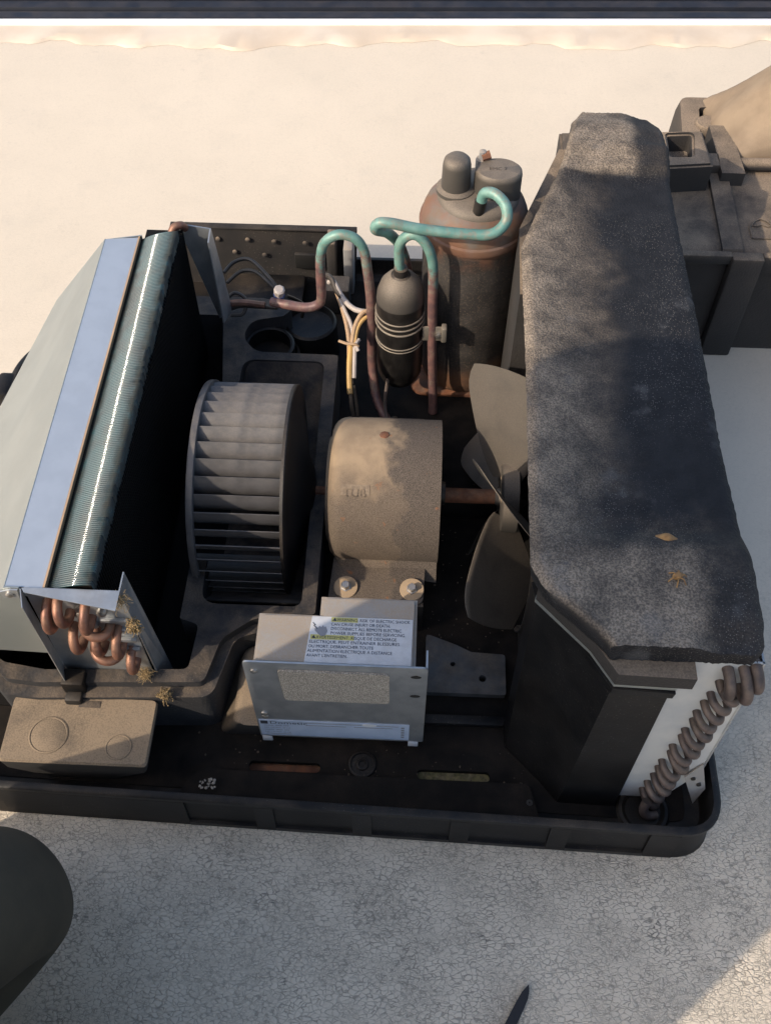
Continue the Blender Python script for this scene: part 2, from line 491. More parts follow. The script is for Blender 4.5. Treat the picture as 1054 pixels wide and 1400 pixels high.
def bolt(parent, p, nrm, wr=.0165, name='bolt', wm='washer'):
    a = Vector(nrm).normalized(); p = Vector(p)
    w = obj(name, lathe(p, a, [(0, wr * .98), (.0022, wr), (.0032, wr * .96), (.0036, wr * .6)], 28), M[wm], parent)
    b = lathe(p, a, [(.0036, .0078), (.0048, .0078), (.0052, .0062), (.0105, .0062), (.0118, .0052)], 6)
    h = obj('bolt_head', b, M['steel'], parent, smooth=20)
    return w, h
def text_mesh(s, size, origin, ux, uy, align='LEFT', width=None, lift=.0006):
    cu = bpy.data.curves.new('lettering', 'FONT'); cu.body = s; cu.size = size; cu.align_x = align
    cu.resolution_u = 2
    o = bpy.data.objects.new('lettering', cu)
    COL.objects.link(o)
    dg = bpy.context.evaluated_depsgraph_get()
    me = bpy.data.meshes.new_from_object(o.evaluated_get(dg))
    bpy.data.objects.remove(o)
    ux = Vector(ux).normalized(); uy = Vector(uy).normalized(); n = ux.cross(uy)
    sx = 1.0
    if width and len(me.vertices):
        w = max(v.co.x for v in me.vertices)
        sx = width / w
    for v in me.vertices:
        v.co = Vector(origin) + ux * v.co.x * sx + uy * v.co.y + n * lift
    return me
def join(meshes):
    bm = bm_new()
    for me in meshes: bm.from_mesh(me)
    return bm

# ---------------------------------------------------------------- the setting: roof, sealant, trim and rail at the roof's edge
def ground_sheet():
    bm = bm_new()
    bmesh.ops.create_grid(bm, x_segments=40, y_segments=40, size=1)
    for v in bm.verts: v.co = Vector((v.co.x * 4, v.co.y * 2.65 - .33, 0))
    return bm
roof = tag(obj('roof', ground_sheet(), M['roof'], framed=False), 'cream coated roof with fine cracks under the air conditioner', 'roof', kind='structure')
M['ground'] = dusty('gravel_yard', (.20, .18, .15), .95, 0, .3, (.15, .135, .115), 3)
bm = bm_new(); bmesh.ops.create_grid(bm, x_segments=4, y_segments=4, size=80, matrix=Matrix.Translation((0, 0, -3.2)))
tag(obj('ground', bm, M['ground'], framed=False), 'grey yard ground far below the roof', 'ground', kind='structure')
def sealant():
    bm = bm_new(); rows = []
    n = 400
    for i in range(n + 1):
        x = -3 + 6 * i / n
        w = .012 * math.sin(x * 7 + 1) + .007 * math.sin(x * 23) + .006 * math.sin(x * 51 + 2) + random.uniform(-.003, .003)
        y0 = 2.205 + w
        h = .004 + .0015 * math.sin(x * 31) + random.uniform(0, .001)
        rows.append([bm.verts.new(p) for p in ((x, y0, .0005), (x, y0 + .006, h), (x, 2.25, h + .001), (x, 2.275, .006), (x, 2.290, .006))])
    for a, b in zip(rows, rows[1:]):
        for k in range(4): bm.faces.new((a[k], b[k], b[k + 1], a[k + 1]))
    return bm
tag(obj('sealant_strip', sealant(), M['sealant'], framed=False), 'cream sealant band with a ragged edge along the roof edge', 'sealant', kind='structure')
t = empty('roof_edge_rail', (0, 2.29, 0), 'dark navy ribbed rail along the far roof edge behind a white trim', 'rail', framed=False)
obj('white_trim', box((-3, 2.280, 0), (3, 2.300, .012), .003), M['trim'], t)
prof = [(2.3005, .0), (2.3005, .014), (2.318, .016), (2.320, .010), (2.330, .010), (2.332, .020), (2.350, .024), (2.352, .017), (2.362, .017), (2.364, .028), (2.42, .036), (2.46, .0)]
bm = loft([[Vector((x, y, z)) for y, z in prof] for x in (-3, 3)])
obj('rail_body', bm, M['rail'], t, smooth=20)
for y, z in ((2.323, .0106), (2.355, .0176)):
    obj('rail_slot', box((-3, y, z - .004), (3, y + .005, z + .0015)), M['rail2'], t)

# ---------------------------------------------------------------- the air conditioner
AC = empty('air_conditioner', (0, 0, 0), 'opened rooftop air conditioner in a black pan with blower wheel, motor and rusty compressor', 'air conditioner')

# ---- base pan: floor, wall, ribs
X0, X1, Y0, Y1 = -.545, .487, -.302, .705
def yf(x): return -.287 - .027 * (x - X0) / (X1 - X0)
pan_out = rounded([(X0, yf(X0)), (X1, yf(X1)), (X1, Y1), (-.335, Y1), (-.44, .53), (X0, .42)], [.14, .05, .05, .05, .10, .12], 8)
def offs(poly, d):
    n = len(poly); out = []
    for i in range(n):
        a, b, c = Vector(poly[i - 1]), Vector(poly[i]), Vector(poly[(i + 1) % n])
        t1 = (b - a); t2 = (c - b)
        if t1.length < 1e-9: t1 = t2
        if t2.length < 1e-9: t2 = t1
        t = (t1.normalized() + t2.normalized()).normalized()
        nn = Vector((-t.y, t.x))
        out.append(tuple(b + nn * d))
    return out
def rimz(x, y):
    return .080 if y < .5 else .080 - .020 * min(1, (y - .5) / .15)
rings = []
for d, z in ((.030, .028), (.011, .031), (.008, .036), (.007, 'r0'), (.0055, 'r'), (-.001, 'r'), (-.0035, 'r1'), (-.0035, 'r2'), (.001, 'r3'), (-.003, .012), (-.007, .0)):
    ring = []
    for p in offs(pan_out, d):
        zz = z
        if isinstance(z, str):
            zz = rimz(*p) + {'r0': -.004, 'r': 0, 'r1': -.002, 'r2': -.010, 'r3': -.012}[z]
        ring.append(Vector((p[0], p[1], zz)))
    rings.append(ring)
pan = loft(rings, caps=False)
bmesh.ops.subdivide_edges(pan, edges=[], cuts=0)
floor = slab(offs(pan_out, .029), [rounded([(-.096, -.2405), (-.004, -.2405), (-.004, -.2275), (-.096, -.2275)], .006, 4),
                                    rounded([(.121, -.2430), (.214, -.2430), (.214, -.2300), (.121, -.2300)], .006, 4)], .022, .030)
pan_o = obj('base_pan', pan, M['pan'], AC, smooth=50)
obj('pan_floor', floor, M['floor'], pan_o)
# skirt ribs on the front and on the left
def skirt(x0, x1, name):
    r = []
    for z, o in ((.004, -.0085), (.012, -.0060), (.067, -.0028)):
        r.append([Vector((x0, yf(x0) + o, z)), Vector((x1, yf(x1) + o, z)), Vector((x1, yf(x1) + .006, z)), Vector((x0, yf(x0) + .006, z))])
    return obj(name, loft(r), M['pan'], pan_o, smooth=20)
for x in (-.177, -.067, .054, .175, .296): skirt(x - .012, x + .012, 'rib')
skirt(-.400, -.189, 'skirt_panel')
skirt(.404, .440, 'skirt_panel')
for x0, x1 in ((-.165, -.079), (-.055, .042), (.066, .163), (.187, .284), (.308, .404)): skirt_lo = obj('skirt_flange', loft([[Vector((x0, yf(x0) - .0075, z)), Vector((x1, yf(x1) - .0075, z)), Vector((x1, yf(x1) + .006, z)), Vector((x0, yf(x0) + .006, z))] for z in (.0, .010)]), M['pan'], pan_o, smooth=20)
for y in (-.1, .08, .26):
    obj('rib', box((X0 - .003, y - .011, .004), (X0 + .004, y + .011, .071), .0015), M['pan'], pan_o)
obj('edge_lug', box((X0 - .022, .335, .05), (X0 + .004, .385, .082), .006), M['pan'], pan_o)
# grit seen through the two slots
obj('grit', slab(rounded([(.119, -.245), (.216, -.245), (.216, -.228), (.119, -.228)], .006, 4), [], .012, .0205), M['moss'], pan_o)
obj('grit', slab(rounded([(-.098, -.243), (-.002, -.243), (-.002, -.225), (-.098, -.225)], .006, 4), [], .010, .014), M['rust'], pan_o)
# raised step along the front, ring boss, curved dish
step = rounded([(-.185, -.296), (.275, -.296), (.262, -.248), (-.125, -.246), (-.15, -.24), (-.17, -.262)], [.004, .004, .01, .01, .02, .02], 5)
obj('front_step', slab(step, [], .024, .042, .006), M['floor'], pan_o)
obj('step_screw', lathe((.262, -.272, .0418), (0, 0, 1), [(0, .004), (.001, .004), (.0012, .0015), (-.001, .0)], 14), M['rubber'], pan_o)
obj('ring_boss', lathe((.050, -.227, .0295), (0, 0, 1), [(0, .0185), (.003, .0175), (.0035, .0155), (.001, .0145), (.001, .0085), (.003, .0075), (.0035, .005), (.001, .004), (.001, 0)], 32), M['pan'], pan_o)
obj('drain_dish', lathe((.405, -.272, .0292), (0, 0, 1), [(0, .034), (.0045, .031), (.0055, .027), (.001, .022), (.0008, 0)], 32), M['pan'], pan_o)
obj('gravel_cluster', None, M['dustpatch'], pan_o) if False else None
# cross member on the floor under the fan, with two holes
cm = slab(rounded([(.128, -.128), (.236, -.128), (.236, -.068), (.190, -.066), (.170, -.056), (.128, -.040)], .004, 2), [circle(.205, -.105, .005, 14), circle(.165, -.085, .0035, 12)], .034, .044, .002)
obj('cross_member', cm, M['darkgalv'], pan_o)
obj('cross_rail', box((.10, -.170, .030), (.236, -.156, .040), .003), M['pan'], pan_o)
# big soft shoulder in front of the fan side
obj('rear_rail', box((.13, .165, .03), (.225, .182, .075), .003), M['black'], pan_o)
obj('rear_block', box((.03, .245, .03), (.065, .285, .085), .004), M['galvdust'], pan_o)
obj('rear_block', box((.065, .235, .03), (.075, .33, .07), .003), M['black'], pan_o)

def flecks():
    rnd = random.Random(9); bm = bm_new()
    for i in range(150):
        x = rnd.uniform(.13, .235) if i % 3 else rnd.uniform(-.17, .28)
        y = rnd.uniform(-.06, .24) if i % 3 else rnd.uniform(-.245, -.19)
        z = .0305
        bmesh.ops.create_icosphere(bm, subdivisions=1, radius=rnd.uniform(.0005, .0016), matrix=Matrix.Translation((x, y, z)) @ Matrix.Diagonal((rnd.uniform(.6, 1.6), rnd.uniform(.6, 1.6), .5, 1)))
    return bm
f_ = obj('debris_flecks', flecks(), M['flecks'], pan_o, smooth=None); f_['kind'] = 'stuff'

# ---- moulded duct deck
deck_outer = rounded([(-.40, -.172), (-.358, -.176), (-.150, -.167), (-.136, -.105), (-.098, -.074), (-.019, -.064), (-.021, .398), (-.150, .400), (-.176, .430), (-.165, .468),
                      (-.115, .480), (-.100, .50), (-.15, .520), (-.46, .520), (-.465, -.02), (-.455, -.115)],
                     [.02, .03, .012, .03, .035, .004, .006, .03, .035, .03, .01, .01, .02, .02, .02, .05], 6)
deck_hole = rounded([(-.440, -.130), (-.405, -.150), (-.352, -.158), (-.172, -.150), (-.168, -.086), (-.194, -.078), (-.193, .020), (-.172, .020), (-.170, -.054), (-.038, -.054), (-.041, .383), (-.168, .383), (-.168, .335), (-.194, .335), (-.212, .478), (-.440, .478)],
                    [.02, .02, .012, .010, .010, .004, .004, .004, .022, .014, .016, .022, .004, .004, .012, .01], 6)
deck = obj('duct_deck', slab(deck_outer, [deck_hole], .03, .130, .0025), M['deck'], AC)
fl = offs(deck_outer, -.013)
fl_front = [p for p in fl if p[1] < .0]
obj('deck_flange', slab(rounded([(-.40, -.188), (-.358, -.191), (-.140, -.181), (-.121, -.098), (-.094, -.088), (-.032, -.079), (-.032, -.067), (-.100, -.071), (-.142, -.101), (-.1555, -.159), (-.358, -.168), (-.402, -.162), (-.448, -.112), (-.47, -.12)],
                                [.02, .03, .022, .04, .03, .004, .004, .02, .02, .01, .02, .02, .004, .03], 6), [], .03, .117, .003), M['deck'], deck)
obj('well_floor', box((-.445, -.166, .0306), (-.03, .50, .034)), M['well'], deck)
lin = []
for k in range(15):
    f = k / 14; yy = .3825 - .43 * f
    zz = .127 - .112 * math.sin(math.pi * min(1, f * 1.02)) ** .55
    lin.append((yy, max(zz, .0385)))
obj('scroll_liner', loft([[Vector((x, y, z)) for y, z in lin] + [Vector((x, y, z - .004)) for y, z in reversed(lin)] for x in (-.1695, -.0395)]), M['deck'], deck, smooth=50)
obj('pocket_floor', lathe((-.135, .436, .031), (0, 0, 1), [(0, .05), (.055, .048), (.058, .044), (.050, .040), (.046, 0)], 36), M['pan'], deck)
obj('pocket_rim', lathe((-.135, .436, .085), (0, 0, 1), [(0, .0405), (.024, .0405), (.026, .037), (.024, .034), (0, .034)], 36, caps=False), M['pan'], deck)
obj('pocket_floor', lathe((-.075, .500, .031), (0, 0, 1), [(0, .045), (.068, .043), (.071, .039), (.060, .036), (.056, 0)], 36), M['pan'], deck)
obj('drain_clip', box((-.325, -.183, .112), (-.297, -.160, .141), .003), M['pan'], deck)
obj('drain_clip', box((-.322, -.196, .100), (-.301, -.182, .122), .003), M['rubber'], deck)
# a rounded shoulder below the S-shaped rim
obj('shoulder', loft([[Vector((x, y, z)) for x, y in rounded([(-.118 + s, -.20 - s * .4), (-.070, -.20 - s * .4), (-.070, -.088 - s * .4), (-.118 + s, -.088 - s * .4)], [.01, .01, .01, .022], 5)] for s, z in ((-.02, .03), (0.0, .07), (.004, .084), (.012, .090))]), M['boxtop'], pan_o, smooth=60)
# raised box at the front left with two knock-out circles
bt = [rounded([(-.389 + a, -.272 + b), (-.207 - c, -.272 + b), (-.207 - c, -.186), (-.389 + a, -.186)], .006, 3) for a, b, c in ((.040, .012, .055), (.004, .0, .004), (.0, .0, .0), (.002, .002, .002))]
raised = obj('raised_box', loft([[Vector((x, y, z)) for x, y in r] for r, z in zip(bt, (.030, .088, .108, .111))]), M['boxtop'], AC, smooth=30)
obj('knockout_disc', lathe((-.334, -.237, .1105), (0, 0, 1), [(0, .0245), (.0012, .0243), (.0018, .0225), (.0008, .0215), (.0014, .020), (.0014, 0)], 40), M['boxtop'], raised)
obj('knockout_disc', lathe((-.245, -.249, .1105), (0, 0, 1), [(0, .0165), (.0012, .0163), (.0016, .0150), (.0008, .0142), (.0012, .013), (.0012, 0)], 36), M['boxtop'], raised)
obj('recess_mark', box((-.305, -.199, .1106), (-.278, -.190, .1118), .0005), M['deck'], raised)
for i, (a, b) in enumerate(((-.365, -.205), (-.370, -.255), (-.300, -.225), (-.290, -.245), (-.275, -.262), (-.262, -.205), (-.240, -.222), (-.228, -.200), (-.290, -.212))):
    obj('ejector_mark', lathe((a, b, .1108), (0, 0, 1), [(0, .0060), (.0003, .0058), (.0004, .0048), (.0001, .0044), (.0001, 0)], 18), M['boxtop'], raised)
# soil cluster on the front step
# ---- back wall of the duct
bw = sheet([(-.335, .660, .030), (-.012, .672, .030), (-.010, .700, .128), (-.333, .690, .128)], .006, (0, -1, .2))
back = obj('back_wall', bw, M['wallmat'], AC)
obj('wall_lip', box((-.335, .690, .126), (-.010, .704, .130), .002), M['wallmat'], back)
for x, z in ((-.252, .110), (-.200, .110), (-.154, .108), (-.100, .107), (-.224, .088), (-.172, .084), (-.052, .092)):
    y = .660 + (z - .03) * .31 - .0025
    obj('rivet', lathe((x, y + .002, z), (0, -1, .3), [(0, .0044), (.0012, .0042), (.0020, .003), (.0022, 0)], 12), M['cover'], back)
obj('wall_opening', box((-.118, .668, .062), (-.075, .676, .094), .002), M['rubber'], back)
obj('wall_post', box((-.060, .650, .03), (-.044, .690, .135), .003), M['cover'], back)
obj('wall_post', box((-.030, .640, .03), (-.014, .690, .132), .003), M['galvdust'], back)
obj('wall_bracket', box((-.064, .590, .03), (-.018, .630, .085), .004), M['cover'], back)
obj('wall_bracket', box((-.24, .585, .03), (-.10, .665, .052), .004), M['pan'], back)

# ---- evaporator coil and its housing
EV = obj('evaporator', box((-.298, -.149, .045), (-.2475, .462, .3125)), M['well'], AC)
def fin_pack():
    n = 205; per = 9
    rows = n * per
    prof = []
    W = 10; xa, xb = -.3025, -.2465
    for k in range(W + 1):
        u = k / W
        x = xa + (xb - xa) * u
        z = .3120 + (xb - xa) * (.62 * u - .30 * u * u)
        prof.append((x, z))
    verts = []; faces = []
    y0, y1 = -.150, .440
    for i in range(rows + 1):
        y = y0 + (y1 - y0) * i / rows
        ph = 1.9 * abs(math.sin(math.pi * i / per)) ** .7 - .9
        jig = .0003 * math.sin(y * 90) + .0003 * math.sin(y * 261 + 1) - (.0025 if random.Random(i // 70).random() > .86 else 0)
        fi = i // per
        bent = (random.Random(fi // 2).random() ** 9) * .003
        verts.append((prof[0][0], y, .300))
        for k, (x, z) in enumerate(prof):
            e = 0
            if k == W: e = jig - bent
            verts.append((x + e, y, z + .00075 * ph - (bent * .35 if k >= W - 1 else 0)))
        verts.append((prof[-1][0], y, .300))
    m = W + 3
    for i in range(rows):
        for k in range(m - 1):
            a = i * m + k
            faces.append((a, a + 1, a + m + 1, a + m))
    me = bpy.data.meshes.new('fin_pack'); me.from_pydata(verts, [], faces); me.update()
    return me
fp = obj('fin_pack', fin_pack(), M['fins'], EV, smooth=179); fp['kind'] = 'stuff'
# vertical fins on the side that faces the blower
bm = bm_new()
for i in range(118):
    y = -.148 + .61 * i / 118
    add_box(bm, (-.2480, y, .05), (-.2445, y + .0022, .3165 + random.uniform(-.002, .001)))
o = obj('side_fins', bm, M['well'], EV, smooth=None); o['kind'] = 'stuff'
# housing: blue strip, sloped zinc panel, front and rear end plates
obj('blue_strip', loft([[Vector(p) for p in q] for q in ([(-.346, -.150, .3215), (-.3045, -.150, .3195), (-.3045, -.150, .300), (-.346, -.150, .300)], [(-.350, .428, .3215), (-.304, .436, .3195), (-.304, .436, .300), (-.350, .428, .300)])]), M['bluepanel'], EV)
obj('panel_seam', box((-.3046, -.150, .300), (-.3022, .438, .3200)), M['wire_tan'], EV)
slope = [(-.3465, -.153, .3222), (-.3505, .428, .3222), (-.483, .490, .140), (-.497, .400, .138), (-.519, .255, .136), (-.527, -.02, .134), (-.527, -.153, .134)]
obj('sloped_panel', sheet(slope, .003, (-.7, 0, .7)), M['panel'], EV)
obj('rear_closing_panel', sheet([(-.3505, .4285, .321), (-.482, .489, .139), (-.482, .489, .05), (-.30, .47, .05), (-.30, .44, .321)], .002, (0, 1, 0)), M['panel'], EV)
obj('front_plate', sheet([(-.526, -.154, .133), (-.346, -.154, .3245), (-.329, -.154, .3245), (-.329, -.154, .168), (-.40, -.154, .172), (-.526, -.154, .128)], .002, (0, -1, 0)), M['panel'], EV)
obj('corner_tab', sheet([(-.352, -.1565, .318), (-.338, -.1565, .3235), (-.330, -.1565, .3235), (-.333, -.1565, .306), (-.350, -.1565, .305)], .002, (0, -1, 0)), M['galv'], EV, smooth=20)
obj('tab_screw', lathe((-.341, -.1566, .3145), (0, -1, 0), [(0, .0045), (.002, .0045), (.003, .003), (.003, 0)], 10), M['steel'], EV)
ep = obj('end_plate', loft([[Vector(p) for p in ((-.330, -.152, .05), (-.2165, -.152, .05), (-.2165, -.152, .3235), (-.324, -.152, .3235))], [Vector(p) for p in ((-.330, -.1535, .05), (-.2165, -.1535, .05), (-.2165, -.1535, .3235), (-.324, -.1535, .3235))]]), M['galv'], EV)
# folded edges standing off the end plate
obj('plate_flange', sheet([(-.2165, -.1545, .3240), (-.2165, -.128, .3240), (-.200, -.128, .05), (-.208, -.1545, .05)], .0015, (1, 0, 0)), M['galv'], EV)
obj('plate_flange', sheet([(-.326, -.1535, .3243), (-.2165, -.1535, .3243), (-.2165, -.178, .3243), (-.322, -.159, .3243)], .0012, (0, 0, 1)), M['galv'], EV)
obj('plate_flange', sheet([(-.328, -.154, .3235), (-.320, -.178, .3235), (-.320, -.178, .06), (-.328, -.154, .06)], .0012, (-1, 0, 0)), M['galv'], EV)
obj('rear_flange', sheet([(-.255, .470, .318), (-.206, .470, .310), (-.194, .470, .150), (-.2165, .470, .130)], .002, (0, -1, 0)), M['galv'], EV)
obj('rear_flange', sheet([(-.206, .4705, .310), (-.206, .445, .306), (-.200, .430, .16), (-.194, .470, .15)], .002, (1, 0, 0)), M['galv'], EV)
# copper return bends on the front end plate
def u_bend(a, b, bulge, r=.0050, n=12, dep=1.05):
    a = Vector(a); b = Vector(b); c = (a + b) / 2; h = (a - b) / 2; rad = h.length; out = Vector(bulge).normalized()
    pts = [a - out * .006]
    for i in range(n + 1):
        t = math.pi * i / n
        pts.append(c + h * math.cos(t) + out * (.004 + rad * dep * math.sin(t)))
    pts.append(b - out * .006)
    return add_tube(bm_new(), pts, r, 12)
yb = -.1545
bends = [((-.303, .299), (-.303, .262)), ((-.288, .310), (-.283, .276)), ((-.258, .305), (-.261, .265)),
         ((-.286, .246), (-.283, .212)), ((-.271, .262), (-.243, .250)), ((-.262, .238), (-.259, .206)),
         ((-.236, .242), (-.238, .204)), ((-.272, .200), (-.242, .192)), ((-.230, .190), (-.230, .160))]
for (a, b) in bends:
    obj('return_bend', u_bend((a[0], yb, a[1]), (b[0], yb, b[1]), (0, -1, -.12), .0058), M['copper'], EV)
for x, z in ((-.270, .287), (-.272, .272), (-.262, .250), (-.250, .222), (-.256, .226), (-.246, .280)):
    obj('solder_blob', lathe((x, yb, z), (0, -1, 0), [(0, .0065), (.004, .006), (.006, .003), (.0065, 0)], 12), M['steel'], EV)
for z in (.262, .240, .216, .192):
    obj('plate_rib', box((-.252, yb - .004, z - .004), (-.219, yb + .001, z + .003), .0012), M['galv'], EV)
obj('copper_stub', tube([(-.262, .448, .31), (-.256, .456, .322), (-.247, .462, .322), (-.243, .468, .312)], .006), M['copper'], EV)

# ---- blower wheel: forty blades between a ring and a disc
AX_Y, AX_Z = .135, .130
BW = obj('blower_wheel', lathe((-.0665, AX_Y, AX_Z), (1, 0, 0), [(0, .1485), (.004, .1490), (.0055, .1475), (.0062, .118), (.012, .104), (.018, .060), (.030, .030), (.032, .012)], 96), M['disc'], AC, smooth=35)
obj('ring', lathe((-.1865, AX_Y, AX_Z), (1, 0, 0), [(0, .1440), (0, .1500), (.0025, .1512), (.0085, .1512), (.0095, .1495), (.0095, .1440), (0, .1440)], 96, caps=False), M['wheel'], BW, smooth=35)
nb = 40
def blade():
    bm = bm_new(); rows = []
    pr = []
    for k in range(7):
        t = k / 6
        r = .118 + .030 * t
        ang = R(-10.0) * (t ** 1.7) + R(5)
        pr.append((r, ang))
    th = .0012
    pts = []
    for r, a in pr: pts.append((r * math.cos(a), r * math.sin(a)))
    out = []
    for i, p in enumerate(pts):
        q = Vector(pts[min(i + 1, 6)]) - Vector(pts[max(i - 1, 0)])
        nrm = Vector((-q.y, q.x)).normalized() * th * .5
        out.append((Vector(p) + nrm, Vector(p) - nrm))
    loop = [o[0] for o in out] + [o[1] for o in reversed(out)]
    ra = [Vector((-.1845, p.x, p.y)) for p in loop]; rb = [Vector((-.0655, p.x, p.y)) for p in loop]
    return loft([ra, rb])
bl = obj('blade', blade(), M['wheel'], BW, smooth=35)
rx = Matrix.Translation(Vector((0, AX_Y, AX_Z)))
bl.matrix_basis = rx
for i in range(1, nb):
    copy_part(bl, BW, rx @ Matrix.Rotation(2 * math.pi * i / nb, 4, 'X'))
obj('hub_shaft', lathe((-.07, AX_Y, AX_Z), (1, 0, 0), [(0, .0065), (.075, .0065)], 16), M['rust'], BW)

# ---- motor with its sheet shell
def shell(r0, r1, x0, x1, a0, a1, n=40, round_left=.0):
    bm = bm_new(); rings = []
    xs = [x0 + (x1 - x0) * k / 12 for k in range(13)]
    prof = []
    if round_left:
        for k in range(7):
            t = R(90 * k / 6)
            prof.append((x0 + round_left * (1 - math.sin(t)) if False else x0 + round_left * (1 - math.cos(t)), r1 - round_left * (1 - math.sin(t))))
    else: prof.append((x0, r1))
    prof.append((x1, r1)); prof.append((x1, r0)); prof.append((x0, r0 if not round_left else r1 - round_left - .002))
    for i in range(n + 1):
        a = R(a0 + (a1 - a0) * i / n)
        rings.append([Vector((x, AX_Y + math.cos(a) * r, AX_Z + .004 + math.sin(a) * r)) for x, r in prof])
    return loft(rings)
MO = obj('motor', shell(.094, .1025, -.0105, .1395, -10, 194, 56, .020), M['motor'], AC, smooth=40)
obj('motor_core', lathe((-.002, AX_Y, AX_Z + .004), (1, 0, 0), [(0, .040), (.0, .082), (.012, .0925), (.120, .0925), (.128, .080), (.130, .020), (.150, .016)], 48), M['black'], MO)
obj('end_band', lathe((-.0145, AX_Y, AX_Z + .004), (1, 0, 0), [(0, .060), (0, .0745), (.003, .0765), (.008, .0775), (.008, .060)], 48), M['motor'], MO)
# free edge of the shell kicks out at the front
obj('shell_lip', loft([[Vector((x, y, z)) for x, y, z in ((-.000, .0375, .112), (.1385, .0375, .112), (.1388, .0185, .094 - .006), (.010, .028, .103))], [Vector((x, y - .001, z - .003)) for x, y, z in ((-.000, .0375, .112), (.1385, .0375, .112), (.1388, .0185, .094 - .006), (.010, .028, .103))]]), M['motor'], MO)
obj('rating_tag', loft([[Vector((x, AX_Y + math.cos(a) * .1031, AX_Z + .004 + math.sin(a) * .1031)) for x in (.008, .046)] + [Vector((x, AX_Y + math.cos(a) * .1022, AX_Z + .004 + math.sin(a) * .1022)) for x in (.046, .008)] for a in (R(122), R(126), R(130))]), M['tagdust'], MO)
a = R(128); tn = Vector((0, math.cos(a), math.sin(a))); tu = Vector((0, math.sin(a), -math.cos(a)))
me = text_mesh('TUB', .0155, Vector((.011, AX_Y, AX_Z + .004)) + tn * .1033 - tu * .0055, (1, 0, 0), tu, width=.030)
obj('tag_lettering', join([me]), M['motor'], MO, smooth=None)
obj('shaft', lathe((.13, AX_Y, AX_Z), (1, 0, 0), [(0, .0105), (.112, .0105), (.113, .0075)], 18), M['rust'], MO)
# foot plates with washers
foot = slab(rounded([(-.007, -.030), (.1215, -.027), (.1235, .044), (-.003, .044)], [.012, .012, .003, .003], 5), [], .098, .102, .001)
fo = obj('foot_plate', foot, M['motor'], MO)
obj('mount_wall', box((-.004, -.029, .03), (.122, -.022, .098), .001), M['black'], MO)
obj('mount_edge', box((-.004, -.033, .086), (.070, -.0295, .097), .0015), M['washer'], MO)
obj('foot_plate', slab(rounded([(-.007, .226), (.1235, .226), (.120, .298), (-.003, .298)], .008, 4), [], .098, .102, .001), M['motor'], MO)
for x, y in ((.0165, -.006), (.106, -.006)):
    bolt(MO, (x, y, .1023), (0, -.12, 1))
for x, y in ((.0135, .262), (.108, .262)):
    bolt(MO, (x, y, .1023), (0, -.10, 1))
obj('top_bolt', lathe((.062, AX_Y + .02, AX_Z + .1045), (0, .15, 1), [(0, .007), (.001, .0065), (.002, .003), (.0022, 0)], 8), M['rust'], MO)

# ---- fan: five twisted blades
FAN_X = .232
FN = obj('fan', lathe((FAN_X - .010, AX_Y, AX_Z), (1, 0, 0), [(-.006, 0), (-.006, .009), (-.002, .012), (.003, .0125), (.003, .046), (.005, .050), (.026, .050), (.028, .046), (.028, 0)], 28), M['fan'], AC)
def fan_blade():
    bm = bm_new(); NR, NC = 14, 12; th = .0012
    grid = []
    for i in range(NR + 1):
        u = i / NR
        r = .028 + .157 * u
        lo = -.022 - .050 * math.sin(min(u * 1.25, 1) * math.pi / 2) ** 1.3
        hi = .022 + .084 * u ** .8
        if u > .7:
            s = (u - .7) / .3
            lo += .036 * s * s; hi -= .020 * s * s * s
        pit = R(48 - 8 * u)
        row = []
        for j in range(NC + 1):
            c = lo + (hi - lo) * j / NC
            tt = c * math.cos(pit)
            x = -c * math.sin(pit) + .10 * c * c * 6
            row.append(Vector((x, tt, math.sqrt(max(r * r - tt * tt, .0001)))))
        grid.append(row)
    A = [[bm.verts.new(p) for p in r] for r in grid]
    B = [[bm.verts.new(p + Vector((th, 0, 0))) for p in r] for r in grid]
    for i in range(NR):
        for j in range(NC):
            bm.faces.new((A[i][j], A[i][j + 1], A[i + 1][j + 1], A[i + 1][j])); bm.faces.new((B[i][j], B[i + 1][j], B[i + 1][j + 1], B[i][j + 1]))
    for j in range(NC):
        bm.faces.new((A[0][j], B[0][j], B[0][j + 1], A[0][j + 1])); bm.faces.new((A[NR][j], A[NR][j + 1], B[NR][j + 1], B[NR][j]))
    for i in range(NR):
        bm.faces.new((A[i][0], A[i + 1][0], B[i + 1][0], B[i][0])); bm.faces.new((A[i][NC], B[i][NC], B[i + 1][NC], A[i + 1][NC]))
    return bm
fb = obj('fan_blade', fan_blade(), M['fan'], FN, smooth=60)
FAN_A0 = -27
for i in range(5):
    mt = Matrix.Translation(Vector((FAN_X, AX_Y, AX_Z))) @ Matrix.Rotation(R(FAN_A0 + 72 * i), 4, 'X')
    if i == 0: fb.matrix_basis = mt
    else: copy_part(fb, FN, mt)
for a in range(5):
    t_ = R(FAN_A0 + 72 * a + 90)
    obj('rivet', lathe((FAN_X - .004, AX_Y + .030 * math.cos(t_), AX_Z + .030 * math.sin(t_)), (-1, 0, 0), [(0, .004), (.003, .0035), (.004, 0)], 10), M['washer'], FN)

